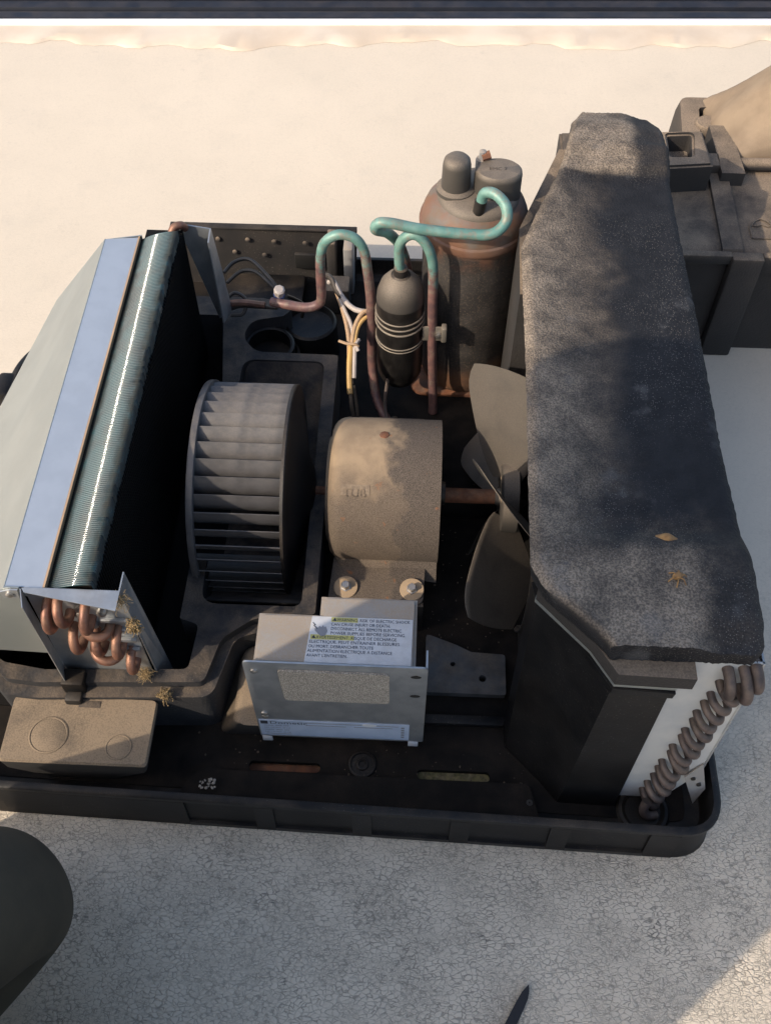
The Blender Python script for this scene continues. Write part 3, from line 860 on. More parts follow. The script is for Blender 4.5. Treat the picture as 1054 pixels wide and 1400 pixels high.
# ---- control box
CB = obj('control_box', slab([(-.0705, -.2015), (.1125, -.2015), (.1125, -.111), (.000, -.111), (.000, -.136), (-.0705, -.136)], [], .052, .2595, .0035), M['galvdust'], AC)
plate_y = -.205
pl = slab(rounded([(-.0805, .060), (.1265, .060), (.1265, .268), (-.0815, .268)], [.004, .004, .006, .006], 4),
          [circle(.1135, .246, .004, 14), circle(.1135, .196, .0032, 14)], plate_y, plate_y + .0022, 0, 'xz')
FP_ = obj('front_panel', pl, M['galv'], CB, smooth=30)
obj('panel_return', box((.1243, plate_y + .0023, .060), (.1263, plate_y + .026, .262)), M['galv'], CB)
obj('raised_panel', slab(rounded([(-.040, .177), (.0835, .177), (.0835, .2535), (-.043, .2535)], .006, 4), [], plate_y - .003, plate_y - .0002, 0, 'xz'), M['dustpatch'], CB)
obj('nameplate', slab([(-.0785, .0655), (.1085, .0655), (.1085, .112), (-.0785, .112)], [], plate_y - .0008, plate_y - .0001, 0, 'xz'), M['bluelabel'], CB)
ms = [text_mesh('Dometic', .0115, (-.0655, plate_y - .0009, .1015), (1, 0, 0), (0, 0, 1), width=.047, lift=.0003)]
for k in range(4):
    ms.append(text_mesh('MODEL  SERIE  AMP' if k % 2 == 0 else 'NO. 115 VAC  60 HZ', .0036, (-.073, plate_y - .0009, .095 - .0065 * k), (1, 0, 0), (0, 0, 1), lift=.0003))
ms.append(text_mesh('FACTORY CHARGED   R-410A   DESIGN PRESSURE   HIGH  LOW', .0034, (-.01, plate_y - .0009, .1040), (1, 0, 0), (0, 0, 1), lift=.0003)) if False else None
bm = join(ms)
add_box(bm, (-.0765, plate_y - .0015, .1015), (-.0675, plate_y - .0009, .1095))
obj('nameplate_lettering', bm, M['ink'], CB, smooth=None)
bm = bm_new()
for x0_, x1_, z in ((-.02, .055, .1065), (.062, .095, .1055), (-.02, .03, .0995), (.04, .088, .0995), (-.072, -.04, .0705)):
    add_box(bm, (x0_, plate_y - .0012, z), (x1_, plate_y - .0009, z + .0011))
for k in range(5): add_box(bm, (.0985, plate_y - .0012, .073 + .007 * k), (.1025, plate_y - .0009, .077 + .007 * k))
obj('nameplate_print', bm, M['greyprint'], CB, smooth=None)
obj('approval_mark', slab([(.059 + .009 * math.cos(t * math.pi / 12), .1075 + .004 * math.sin(t * math.pi / 12)) for t in range(24)], [], plate_y - .0016, plate_y - .0009, 0, 'xz'), M['white'], CB)
for x in (-.0725, .114):
    obj('foot_tab', box((x - .0065, plate_y - .001, .046), (x + .0065, plate_y + .0012, .0595), .001), M['white'], CB)
for x, z in ((-.070, .247), (-.069, .131), (-.069, .122)):
    obj('panel_screw', lathe((x, plate_y - .0002, z), (0, -1, 0), [(0, .0045), (.0018, .0042), (.0028, .0022), (.0028, 0)], 10), M['steel'], CB)
for x, z in ((.1135, .246), (.1135, .196)):
    obj('slot_hole', slab([(x + .006 * math.cos(t * math.pi / 8), z + .0032 * math.sin(t * math.pi / 8)) for t in range(16)], [], plate_y - .0006, plate_y - .0001, 0, 'xz'), M['rubber'], CB)
# warning label on the lid
LZ = .2595
obj('warning_label', slab([(-.0130, -.1985), (.1072, -.1985), (.1080, -.1395), (-.0085, -.1395)], [], LZ + .0002, LZ + .0009), M['white'], CB)
lines = [('WARNING', 'RISK OF ELECTRIC SHOCK', .014), (None, 'CAN CAUSE INJURY OR DEATH:', .014), (None, 'DISCONNECT ALL REMOTE ELECTRIC', .014), (None, 'POWER SUPPLIES BEFORE SERVICING.', .014),
         ('AVERTISSEMENT', 'RISQUE DE DECHARGE', -.0085), (None, 'ELECTRIQUE. PEUT ENTRAINER BLESSURES', -.0095), (None, 'OU MORT. DEBRANCHER TOUTE', -.010), (None, 'ALIMENTATION ELECTRIQUE A DISTANCE', -.0105), (None, "AVANT L'ENTRETIEN.", -.011)]
wid = [.090, .068, .081, .086, .098, .103, .074, .096, .046]
ms = []; yel = bm_new()
for i, (hd, tx, x) in enumerate(lines):
    y = -.1452 - .0058 * i
    s = ((hd + ': ') if hd else '') + tx
    xx = x + (.0065 if hd else 0)
    ms.append(text_mesh(s, .0056, (xx, y, LZ + .0009), (1, 0, 0), (0, 1, 0), width=wid[i] - (.006 if hd else 0), lift=.00025))
    if hd:
        wl = .0225 if hd == 'WARNING' else .042
        add_box(yel, (x, y - .0010, LZ + .0009), (x + wl + .008, y + .0052, LZ + .00105))
bm = join(ms)
for x, y in ((.0155, -.1449), (-.0070, -.1681)):      # small warning triangles
    vs = [bm.verts.new((x + a, y + b, LZ + .0012)) for a, b in ((-.0002, 0), (.0048, 0), (.0023, .0042))]
    bm.faces.new(vs)
obj('label_lettering', bm, M['ink'], CB, smooth=None)
obj('label_highlight', yel, M['yellow'], CB, smooth=None)
bm = bm_new()
hand = [(-.004, -.153), (-.0005, -.157), (.003, -.160), (.0085, -.159), (.0105, -.153), (.0085, -.1475), (.0060, -.1485), (.0050, -.146), (.0030, -.1490), (.0010, -.147), (-.0010, -.1500), (-.0035, -.1485), (-.0045, -.1505)]
hand = [(a, b - .005) for a, b in hand]
obj('label_pictogram', slab(hand, [], LZ + .0009, LZ + .0012), M['greyprint'], CB)
add_tube(bm, [(-.0070, -.1480, LZ + .0012), (-.0040, -.1510, LZ + .0012), (-.0058, -.1515, LZ + .0012), (-.0015, -.1555, LZ + .0012)], .0005, 4)
obj('label_bolt_mark', bm, M['ink'], CB, smooth=None)

# ---- compressor
CX, CY = .177, .478
CP = obj('compressor', lathe((CX, CY, .03), (0, 0, 1), [(0, .060), (.012, .068), (.03, .0715), (.20, .0725), (.285, .0730), (.298, .0745), (.300, .0785), (.306, .0795), (.311, .0785), (.313, .0755), (.323, .0745), (.334, .0700), (.345, .0600), (.352, .0480), (.356, .0410), (.357, .0)], 64), M['compressor'], AC, smooth=35)
obj('compressor_foot', slab(rounded([(CX - .085, CY - .07), (CX + .085, CY - .07), (CX + .085, CY + .07), (CX - .085, CY + .07)], .03, 5), [], .030, .036, .001), M['rust'], CP)
obj('cap_ring', lathe((CX + .002, CY, .3700), (0, 0, 1), [(0, .059), (.010, .057), (.015, .051), (.018, .044), (.019, 0)], 48), M['fan'], CP)
obj('round_cap', lathe((CX - .030, CY, .385), (0, 0, 1), [(0, .0275), (.005, .0270), (.008, .0205), (.042, .0195), (.049, .0180), (.053, .0140), (.0545, .0)], 36), M['fan'], CP)
# terminal cover: a round drum with a block and stud
tcv = [[(CX + .0285 + .032 * math.cos(2 * math.pi * i / 40) * (1.06 if math.cos(2 * math.pi * i / 40) < 0 else 1), CY + .0265 * math.sin(2 * math.pi * i / 40)) for i in range(40)]]
rg = []
for s, z in ((1.02, .380), (1.0, .390), (1.0, .413), (.97, .419), (.88, .4215), (.0001, .4220)):
    c_ = Vector((CX + .028, CY + .000))
    rg.append([Vector((c_.x + (p[0] - c_.x) * s, c_.y + (p[1] - c_.y) * s, z)) for p in tcv[0]])
obj('terminal_cover', loft(rg), M['fan'], CP, smooth=40)
me = text_mesh('EMC 7', .009, (CX + .014, CY - .004, .4220), (1, 0, 0), (0, 1, 0), lift=.0003)
obj('cover_lettering', join([me]), M['black'], CP, smooth=None)
obj('terminal_stud', lathe((CX + .005, CY + .022, .405), (0, 0, 1), [(0, .009), (.016, .009), (.017, .005), (.028, .005), (.029, .003)], 8), M['galvdust'], CP)
obj('terminal_nut', lathe((CX + .010, CY + .020, .427), (1, .2, .3), [(-.006, .006), (.006, .006)], 6), M['rust'], CP)
obj('outlet_stub', tube([(CX + .002, CY - .044, .372), (CX + .002, CY - .045, .385), (CX + .004, CY - .044, .402)], .0085, 14, 4), M['black'], CP)
ps = [(CX + .004, CY - .044, .396), (CX + .008, CY - .046, .416), (CX + .022, CY - .056, .422), (CX + .036, CY - .070, .414), (CX + .037, CY - .082, .398), (CX + .020, CY - .092, .386), (CX - .012, CY - .092, .384),
      (.100, .384, .392), (.062, .384, .400), (.044, .386, .398), (.040, .390, .384), (.056, .412, .360), (.072, .444, .310), (.084, .462, .240), (.09, .47, .12)]
DP = obj('discharge_pipe', tube(ps, .0075, 14, 8), M['pipe'], CP, smooth=60)

# ---- accumulator with looped pipes
AX, AY = .0745, .400
AU = obj('accumulator', lathe((AX, AY, .075), (0, 0, 1), [(0, .006), (.004, .018), (.014, .029), (.030, .0345), (.045, .0355), (.160, .0355), (.175, .0352), (.190, .0335), (.205, .0285), (.215, .0210), (.221, .0135), (.223, .0105), (.234, .0100), (.235, .0080)], 48), M['black'], AC, smooth=40)
obj('dome_dust', lathe((AX, AY, .0751), (0, 0, 1), [(.177, .0354), (.191, .0340), (.206, .0290), (.216, .0214), (.2215, .0140)], 48, caps=False), M['fan'], AU, smooth=60)
for z, rr in ((.232, .0012), (.222, .0014), (.212, .0016), (.182, .0010), (.176, .0010)):
    ring_ = [(AX + .0362 * math.cos(t * math.pi / 24), AY + .0362 * math.sin(t * math.pi / 24), z + .003 * math.sin(t * math.pi / 24)) for t in range(49)]
    obj('clamp_wire', add_tube(bm_new(), ring_, rr, 8, False), M['strap'], AU)
bm = box((AX + .034, AY - .020, .186), (AX + .070, AY - .017, .214), .001)
obj('clamp_bracket', bm, M['strap'], AU)
obj('clamp_bracket', box((AX + .062, AY - .026, .188), (AX + .070, AY - .012, .216), .002), M['strap'], AU)
obj('clamp_bolt', lathe((AX + .058, AY - .020, .200), (0, -1, 0), [(0, .005), (.005, .005), (.006, .003), (.0062, 0)], 6), M['steel'], AU)
lp = [(AX - .001, AY, .296), (AX - .003, AY, .330), (AX - .002, AY - .002, .352), (AX + .006, AY - .005, .369), (AX + .020, AY - .007, .374), (AX + .034, AY - .010, .362), (AX + .043, AY - .012, .338), (AX + .046, AY - .013, .305), (AX + .047, AY - .014, .25), (AX + .050, AY - .016, .16), (AX + .054, AY - .020, .08), (AX + .056, AY - .03, .034)]
obj('suction_pipe', tube(lp, .0072, 14, 8), M['pipe'], AU, smooth=60)
l2 = [(-.122, .432, .206), (-.100, .424, .209), (-.068, .420, .208), (-.049, .420, .216), (-.044, .420, .232), (-.043, .420, .27), (-.041, .420, .310), (-.033, .419, .336), (-.014, .418, .350), (.008, .417, .346), (.021, .416, .326), (.026, .414, .290), (.030, .412, .24), (.031, .410, .17), (.032, .40, .10), (.045, .36, .055), (.09, .29, .040), (.118, .24, .036)]
obj('return_pipe', tube(l2, .0072, 14, 8), M['pipe'], AU, smooth=60)
obj('cap_tube', tube([(.06, .38, .12), (.055, .34, .07), (.08, .28, .045), (.11, .24, .04)], .003, 8), M['greycopper'], AU)

# ---- wiring
WR = obj('wiring_loom', tube([(-.038, .480, .205), (-.030, .470, .215), (-.015, .445, .207), (.004, .425, .203), (.030, .418, .203)], .0042, 10), M['wire_white'], AC)
def wire(pts, r, m): obj('wire', tube(pts, r, 8, 7), M[m], WR)
wire([(-.045, .49, .21), (-.034, .474, .218), (-.024, .455, .210), (-.010, .440, .205)], .0045, 'wire_black')
wire([(-.030, .468, .212), (-.018, .440, .200), (-.008, .410, .190), (-.002, .380, .185), (.000, .355, .170), (.005, .320, .15)], .0032, 'wire_tan')
wire([(-.026, .462, .210), (-.012, .430, .198), (.000, .405, .190), (.004, .380, .182), (.007, .350, .165)], .0030, 'wire_white')
wire([(.032, .420, .206), (.018, .415, .206), (.008, .400, .197), (.004, .378, .187), (.003, .350, .170), (.004, .325, .155)], .0033, 'wire_tan')
wire([(.034, .416, .202), (.020, .408, .200), (.011, .395, .193), (.008, .375, .184), (.008, .345, .168)], .0030, 'wire_yellow')
wire([(.002, .368, .182), (.001, .345, .170), (.002, .322, .155), (.004, .305, .145)], .0042, 'wire_yellow')
wire([(.008, .366, .182), (.0085, .345, .170), (.009, .325, .158)], .0034, 'wire_white')
wire([(.004, .315, .15), (.006, .295, .13), (.012, .280, .10), (.010, .265, .07), (.018, .26, .04)], .0032, 'wire_black')
wire([(.008, .318, .15), (.014, .295, .12), (.016, .275, .09), (.014, .255, .06), (.024, .25, .04)], .0030, 'wire_black')
wire([(.028, .26, .06), (.022, .275, .08), (.020, .285, .10), (.024, .270, .105)], .0022, 'wire_white')
obj('cable_tie', tube([(-.016, .370, .190), (-.004, .365, .190), (.008, .364, .190), (.014, .364, .186)], .0022, 6), M['wire_tan'], WR)
obj('cable_tie', tube([(.014, .376, .188), (.010, .366, .187), (.014, .358, .182)], .0030, 6), M['wire_white'], WR)
for pts in ([(-.205, .500, .20), (-.190, .520, .205), (-.165, .520, .210), (-.135, .488, .208), (-.112, .458, .202)], [(-.200, .488, .19), (-.180, .508, .196), (-.155, .502, .202), (-.130, .474, .205), (-.110, .452, .200)],
            [(-.206, .476, .16), (-.19, .485, .172), (-.172, .478, .165), (-.176, .462, .15), (-.195, .458, .15)], [(-.2, .47, .15), (-.18, .47, .158), (-.15, .468, .16), (-.12, .462, .165)],
            [(-.102, .452, .20), (-.092, .462, .185), (-.080, .470, .165), (-.085, .48, .13)]):
    wire(pts, .0030, 'wire_black')
wire([(-.20, .475, .158), (-.175, .470, .166), (-.140, .466, .166)], .0055, 'copper')
obj('connector', lathe((-.111, .440, .214), (.15, -.3, 1), [(-.016, .0075), (.014, .0085), (.016, .006)], 8), M['wire_white'], WR)
obj('connector_mark', lathe((-.111, .440, .214), (.15, -.3, 1), [(-.008, .0080), (-.003, .0088), (.002, .0086)], 8), M['blueprint'], WR)

# ---- condenser: coil, end plate with return bends, black shroud
CN = obj('condenser', box((.385, -.228, .04), (.449, .60, .362)), M['well'], AC)
SHEAR = .062
def lean(bm):
    for v in bm.verts: v.co.y += (v.co.z - .034) * SHEAR
    return bm
PY = -.2545
pc = lean(slab([(.340, .034), (.4300, .034), (.4610, .110), (.4630, .368), (.336, .368)], [], PY, PY + .002, 0, 'xz'))
obj('end_plate', pc, M['coilplate'], CN, smooth=30)
obj('end_plate_fold', lean(sheet([(.4625, PY - .001, .368), (.4625, PY + .028, .368), (.4605, PY + .028, .112), (.4605, PY - .001, .112)], .002, (1, 0, 0))), M['galv'], CN)
for k in range(14):
    f = k / 13
    x = .437 - .023 * f; z = .318 - .272 * f
    j = random.uniform(-.0035, .0035); x += random.uniform(-.0018, .0018)
    obj('return_bend', lean(u_bend((x - .012, PY, z + .010 + j), (x + .009, PY, z - .009), (0.15, -1, -.25), .0046, 12, .85)), M['greycopper'], CN)
for a_, b_ in (((.428, .356), (.431, .326)), ((.444, .358), (.449, .322)), ((.455, .362), (.458, .338))):
    obj('return_bend', lean(u_bend((a_[0], PY, a_[1]), (b_[0], PY, b_[1]), (0.12, -1, -.1), .0060, 10)), M['greycopper'], CN)
obj('tail_pipe', tube([(.405, -.27, .06), (.402, -.276, .048), (.408, -.280, .038), (.420, -.278, .034)], .006, 10), M['greycopper'], CN)
obj('corner_bracket', sheet([(.441, -.256, .107), (.457, -.250, .137), (.476, -.254, .068), (.467, -.262, .036)], .0018, (0, -1, 0)), M['galvdust'], CN)
for p in ((.452, -.2555, .104), (.4625, -.2565, .088)):
    obj('bracket_hole', lathe(p, (0, -1, .1), [(-.003, .003), (.0014, .003), (.0015, 0)], 10), M['rubber'], CN)
# shroud wall with the fan opening
sw_ = slab([(-.145, .034), (.455, .034), (.455, .366), (-.135, .366)], [circle(AX_Y, AX_Z + .025, .194, 56)], .255, .268, 0, 'yz')
SH = obj('fan_shroud', sw_, M['cover'], AC, smooth=30)
obj('fan_opening_ring', lathe((.2545, AX_Y, AX_Z + .025), (1, 0, 0), [(0, .1955), (-.004, .199), (-.004, .201), (.012, .201), (.012, .1945), (0, .1945), (0, .1955)], 48, caps=False), M['cover'], SH)
obj('rear_wing', loft([[Vector((x, y, z)) for x, y in ((.233, .29), (.262, .29), (.315, .52), (.330, .60), (.300, .60), (.236, .42))] for z in (.034, .368)]), M['cover'], SH, smooth=20)
top_r = [(.236, -.128), (.240, -.152), (.294, -.210), (.316, -.246), (.375, -.249), (.375, -.222), (.262, -.12)]
bot_r = [(.232, -.170), (.234, -.196), (.276, -.240), (.298, -.266), (.369, -.268), (.369, -.235), (.258, -.165)]
def ring3(p, z): return [Vector((a, b, z)) for a, b in p]
def mixr(f): return [tuple(Vector(a) * (1 - f) + Vector(b) * f) for a, b in zip(bot_r, top_r)]
obj('front_cowl', loft([ring3(mixr(f), .032 + f * .303) for f in (0, .25, .5, .75, 1)]), M['pan'], SH, smooth=25)
c0 = [(.238, -.153), (.293, -.213), (.3150, -.250), (.379, -.2520), (.379, -.222), (.300, -.195), (.244, -.14)]
obj('edge_strip', loft([ring3(c0, .3356), ring3(c0, .3460)]), M['panel'], SH, smooth=25)
c1 = [(.238, -.156), (.292, -.216), (.314, -.2530), (.392, -.2550), (.392, -.225), (.302, -.19), (.246, -.14)]
obj('edge_lip', loft([ring3(c1, .3462), ring3(c1, .3690)]), M['cover'], SH, smooth=25)
obj('cowl_lip', loft([ring3([(.2915, -.214), (.3145, -.2515), (.3775, -.2545), (.3775, -.23), (.325, -.228), (.302, -.204)], .322), ring3([(.2915, -.214), (.3140, -.2520), (.3785, -.2550), (.3785, -.23), (.325, -.228), (.302, -.204)], .334)]), M['pan'], SH, smooth=25)

# ---------------------------------------------------------------- black bead-foam block lying on the condenser
FB = (.235, -.226, .370)
def foam_block():
    def interp(tab, y):
        if y <= tab[0][0]: return tab[0][1]
        for (a, u), (b, v) in zip(tab, tab[1:]):
            if y <= b:
                t = (y - a) / (b - a)
                return u + (v - u) * t
        return tab[-1][1]
    XL = [(-.237, .303), (-.221, .291), (-.171, .240), (-.145, .227), (-.021, .229), (.133, .232), (.348, .233), (.416, .255), (.500, .287), (.539, .299), (.618, .315), (.650, .329)]
    XR = [(-.237, .450), (-.229, .457), (-.153, .459), (.031, .452), (.229, .452), (.409, .449), (.586, .448), (.622, .446), (.650, .435)]
    NY, NX = 150, 46
    ya, yb_ = -.237, .650
    rnd = random.Random(3)
    def h(x, y, u):
        # wiped hollow in the middle; plateaus at both ends
        def ss(a, b, t):
            t = max(0, min(1, (t - a) / (b - a))); return t * t * (3 - 2 * t)
        m = ss(-.122, -.085, y) * (1 - ss(.508, .526, y)) * ss(.0, .42, u)
        z = .401 - .013 * m + .010 * ss(.526, .560, y)
        z -= .014 * ss(.595, .655, y) + .010 * ss(.55, .95, u) * ss(.553, .575, y)
        z -= .010 * (1 - ss(-.236, -.20, y)) * ss(.5, .75, u) 
        z -= .006 * (1 - ss(0, .04, u)) + .006 * ss(.965, 1, u)
        return z
    bm = bm_new(); top = []; bot = []
    for i in range(NY + 1):
        y = ya + (yb_ - ya) * i / NY
        jl = rnd.uniform(-.0005, .0005); jr = rnd.uniform(-.0006, .0006)
        xl = interp(XL, y) + jl; xr = interp(XR, y) + jr
        rt, rb = [], []
        for j in range(NX + 1):
            u = j / NX
            x = xl + (xr - xl) * u
            yy = y + (rnd.uniform(-.001, .001) if i in (0, NY) else 0)
            rt.append(bm.verts.new((x, yy, h(x, y, u) + rnd.uniform(-.00015, .00015))))
            rb.append(bm.verts.new((x + (.004 if j == 0 else -.004 if j == NX else 0), yy, .3705)))
        top.append(rt); bot.append(rb)
    for i in range(NY):
        for j in range(NX):
            bm.faces.new((top[i][j], top[i][j + 1], top[i + 1][j + 1], top[i + 1][j]))
            bm.faces.new((bot[i][j], bot[i + 1][j], bot[i + 1][j + 1], bot[i][j + 1]))
        for j in (0, NX): bm.faces.new((top[i][j], top[i + 1][j], bot[i + 1][j], bot[i][j]))
    for i in (0, NY):
        for j in range(NX): bm.faces.new((top[i][j], bot[i][j], bot[i][j + 1], top[i][j + 1]))
    return bm
foam = tag(obj('foam_block', foam_block(), M['foam'], base=FB, smooth=50), 'long black bead-foam block with dusty left edge lying on top of the condenser', 'foam block')

# ---------------------------------------------------------------- moulded cover lying on the roof behind the foam block
RC = empty('moulded_cover', (.60, .60, 0), 'dusty black moulded plastic cover with ribs on the roof behind the foam block', 'cover')
prof = [(.570, .0), (.570, .195), (.576, .204), (.590, .208), (.76, .212), (.80, .205), (.86, .190), (.90, .150), (.90, 0)]
def body(x0, x1): return loft([[Vector((x, y, z)) for y, z in prof] for x in (x0, x1)])
bd = obj('cover_body', body(.44, 1.15), M['cover'], RC, smooth=30)
# recessed look: frames stand proud of the front wall
for lo, hi in (((.44, .556, .196), (.592, .5695, .214)), ((.640, .556, .176), (1.15, .5695, .214))):
    obj('front_frame', box(lo, hi, .003), M['cover'], RC)
obj('front_frame', box((.590, .548, .0), (.641, .5693, .214), .005), M['cover'], RC)
obj('front_frame', box((.44, .553, .0), (.600, .5693, .020), .003), M['cover'], RC)
# ribs over the top
rib = [(x, y) for x, y in ((.555, .0),)]
obj('top_rib', loft([[Vector((.578 + d, y, z)) for y, z in ((.562, .20), (.575, .213), (.70, .219), (.78, .221), (.80, .205), (.70, .200), (.575, .195))] for d in (0, .032)]), M['cover'], RC, smooth=30)
obj('cross_rib', add_tube(bm_new(), [(.566, .776, .222), (.60, .776, .224), (.70, .778, .224), (1.15, .780, .224)], .0105, 12), M['cover'], RC)
obj('upright_rib', loft([[Vector((x, y, z)) for x, y in ((.594, .735), (.632, .735), (.626, .866), (.590, .866))] for z in (.20, .236)]), M['cover'], RC, smooth=20)
# rear rim and tray
obj('rear_rim', loft([[Vector((x, y, z)) for x, y in rounded([(.545 - e, .80), (.575, .80), (.590, .955), (1.15, .955), (1.15, .985 + e), (.560 - e, .985 + e)], [.004, .004, .01, .004, .004, .02], 4)] for e, z in ((.012, .0), (.004, .19), (.0, .212))]), M['cover'], RC, smooth=30)
obj('corner_boss', lathe((.598, .905, .195), (0, 0, 1), [(0, .024), (.018, .022), (.022, .018), (.022, 0)], 24), M['cover'], RC)
# domed dusty mound of the cover
def mound():
    bm = bm_new(); nx, ny = 40, 40; g = []
    rnd = random.Random(11)
    for i in range(nx + 1):
        row = []
        for j in range(ny + 1):
            x = .600 + .55 * i / nx; y = .792 + .185 * j / ny
            u = (x - .600) / .55; v = (y - .792) / .185
            z = .208 + .155 * min(1, u * 4.6) ** .8 * math.sin(math.pi * min(1, max(0, .06 + v * .86))) ** .75
            z += .005 * math.sin(x * 60) * math.sin(y * 47) * u + .004 * math.sin(x * 23 + y * 71) + rnd.uniform(-.0006, .0006)
            row.append(bm.verts.new((x, y, z)))
        g.append(row)
    for i in range(nx):
        for j in range(ny): bm.faces.new((g[i][j], g[i + 1][j], g[i + 1][j + 1], g[i][j + 1]))
    r = bmesh.ops.extrude_edge_only(bm, edges=[e for e in bm.edges if e.is_boundary])
    for v in r['geom']:
        if isinstance(v, bmesh.types.BMVert): v.co.z = .19
    return bm
M['mound'] = dusty('sandy_dust', (.25, .19, .13), .9, 0, .5, (.19, .14, .095), 14, bump=.3, thr=.5)
obj('domed_top', mound(), M['mound'], RC, smooth=60)
# bar block with a pocket, running behind the foam block
bar = slab([(.326, .690), (.571, .721), (.5655, .813), (.326, .798)], [rounded([(.504, .741), (.540, .743), (.547, .803), (.505, .799)], .006, 4)], .15, .262, .004)
obj('bar_block', bar, M['cover'], RC)
obj('bar_pocket_floor', box((.48, .735, .222), (.552, .808, .228)), M['foam'], RC)
obj('bar_link', box((.568, .755, .15), (.598, .790, .236), .004), M['cover'], RC)
# embossed mark on the front slope
def emb():
    o = Vector((.630, .606, .2098)); ux = Vector((1, 0, 0)); uy = Vector((0, 1, .03)).normalized()
    P = [(0, 0), (.040, 0), (.040, .026), (.030, .040), (.020, .046), (.010, .040), (0, .026), (0, 0)]
    bm = bm_new(); add_tube(bm, [o + ux * a + uy * b for a, b in P], .0016, 6)
    add_tube(bm, [o + ux * a + uy * b for a, b in ((.004, .030), (.012, .028), (.02, .032), (.028, .028), (.036, .030))], .0012, 6)
    return bm
obj('embossed_mark', emb(), M['cover'], RC)

# ---------------------------------------------------------------- small loose things
def leaf_shape(c, L_, W_, z, turn):
    bm = bm_new(); rows = []
    for i in range(9):
        t = i / 8; w = W_ * math.sin(math.pi * (.08 + .88 * t)) ** .8
        row = []
        for k in range(-3, 4):
            u = k / 3
            p = Vector((L_ * (t - .5), w * u * .5, .006 * (1 - u * u) * math.sin(math.pi * t) + .001 * math.sin(t * 40)))
            row.append(bm.verts.new(Matrix.Rotation(turn, 3, 'Z') @ p + Vector((c[0], c[1], z))))
        rows.append(row)
    for a, b in zip(rows, rows[1:]):
        for k in range(6): bm.faces.new((a[k], b[k], b[k + 1], a[k + 1]))
    r = bmesh.ops.extrude_face_region(bm, geom=list(bm.faces))
    for v in r['geom']:
        if isinstance(v, bmesh.types.BMVert): v.co.z -= .0012
    return bm
tag(obj('dry_leaf', leaf_shape((.374, -.104), .026, .014, .3935, R(-10)), M['leaf'], base=(.374, -.104, .393)), 'curled brown dry leaf on the front of the foam block', 'leaf')
def bug():
    bm = bm_new(); c = Vector((.376, -.158, .4010))
    add_lathe(bm, c + Vector((-.006, 0, .003)), (1, .3, 0), [(0, 0), (.002, .003), (.006, .0042), (.010, .0034), (.013, .0)], 10)
    for a in range(6):
        d = Vector((math.cos(R(60 * a + 20)), math.sin(R(60 * a + 20)), 0))
        add_tube(bm, [c + Vector((0, 0, .004)), c + d * .006 + Vector((0, 0, .006)), c + d * .0105], .0007, 5)
    return bm
tag(obj('dead_insect', bug(), M['leaf'], base=(.376, -.158, .400)), 'small curled brown dead insect on the front of the foam block below the leaf', 'insect')
def tuft(c, n, L_, seed, spread=1.0, z0=0):
    rnd = random.Random(seed); bm = bm_new(); c = Vector(c)
    for i in range(n):
        p = c + Vector((rnd.uniform(-.004, .004), rnd.uniform(-.004, .004), rnd.uniform(-.002, .004)))
        d = Vector((rnd.uniform(-1, 1), rnd.uniform(-.7, .7), rnd.uniform(-.1, .9))).normalized()
        pts = [p]
        for k in range(4):
            d = (d + Vector((rnd.uniform(-.9, .9), rnd.uniform(-.9, .9), rnd.uniform(-.9, .6))) * .7 * spread).normalized()
            p = p + d * L_ / 4 * rnd.uniform(.5, 1.1); pts.append(p)
        add_tube(bm, catmull(pts, 4), .00022, 4)
    return bm
tag(obj('grass_tuft', tuft((-.216, -.160, .316), 70, .020, 5, 2.4), M['grass'], base=(-.214, -.158, .322)), 'wispy dry grass tuft caught on the top corner of the evaporator end plate', 'dry grass')
def nest(c, r, n, seed):
    rnd = random.Random(seed); bm = tuft(c, n * 3, r * 1.5, seed, 2.4)
    bmesh.ops.create_icosphere(bm, subdivisions=2, radius=r * .75, matrix=Matrix.Translation(Vector(c)) @ Matrix.Diagonal((1, .7, 1, 1)))
    for v in bm.verts: v.co += Vector((rnd.uniform(-1, 1), rnd.uniform(-1, 1), rnd.uniform(-1, 1))) * r * .08
    return bm
tag(obj('debris_clump', nest((-.211, -.163, .262), .0095, 30, 8), M['grass'], base=(-.211, -.163, .262)), 'round brown debris clump stuck halfway down the evaporator end plate edge', 'debris')
tag(obj('grass_tuft', tuft((-.222, -.163, .137), 130, .014, 15, 2.4), M['grass'], base=(-.224, -.163, .130)), 'dry grass tuft lying on the deck edge under the copper bends', 'dry grass')
tag(obj('debris_clump', nest((-.197, -.184, .124), .0085, 34, 21), M['grass'], base=(-.197, -.184, .117)), 'small tan debris clump beside the corner of the raised dusty box', 'debris')
def grit():
    rnd = random.Random(4); bm = bm_new()
    for i in range(26):
        p = Vector((-.142 + rnd.uniform(-.010, .010), -.268 + rnd.uniform(-.007, .007), .0512))
        bmesh.ops.create_icosphere(bm, subdivisions=1, radius=rnd.uniform(.0010, .0024), matrix=Matrix.Translation(p) @ Matrix.Diagonal((1, 1, .6, 1)))
    return bm
g = tag(obj('grit_patch', grit(), M['dustpatch'], base=(-.142, -.268, .05), smooth=None), 'patch of pale grit on the front step of the black pan', 'grit', kind='stuff')
# black pointed tool tip on the roof in front
def pen():
    out = [(.1670, .2340), (.1580, .2255), (.1510, .2155), (.1330, .1870), (.0850, .1050), (.1050, .0920), (.1490, .1900), (.1600, .2090), (.1645, .2180), (.1668, .2260)]
    bm = loft([[Vector((x, y, z)) for x, y in out] for z in (.003, .006)])
    return bm
pn = tag(obj('pointed_tool', pen(), M['pen'], base=(.13, .17, 0), framed=False, smooth=30), 'flat black pointed tool tip lying on the cracked roof in front of the pan', 'tool')

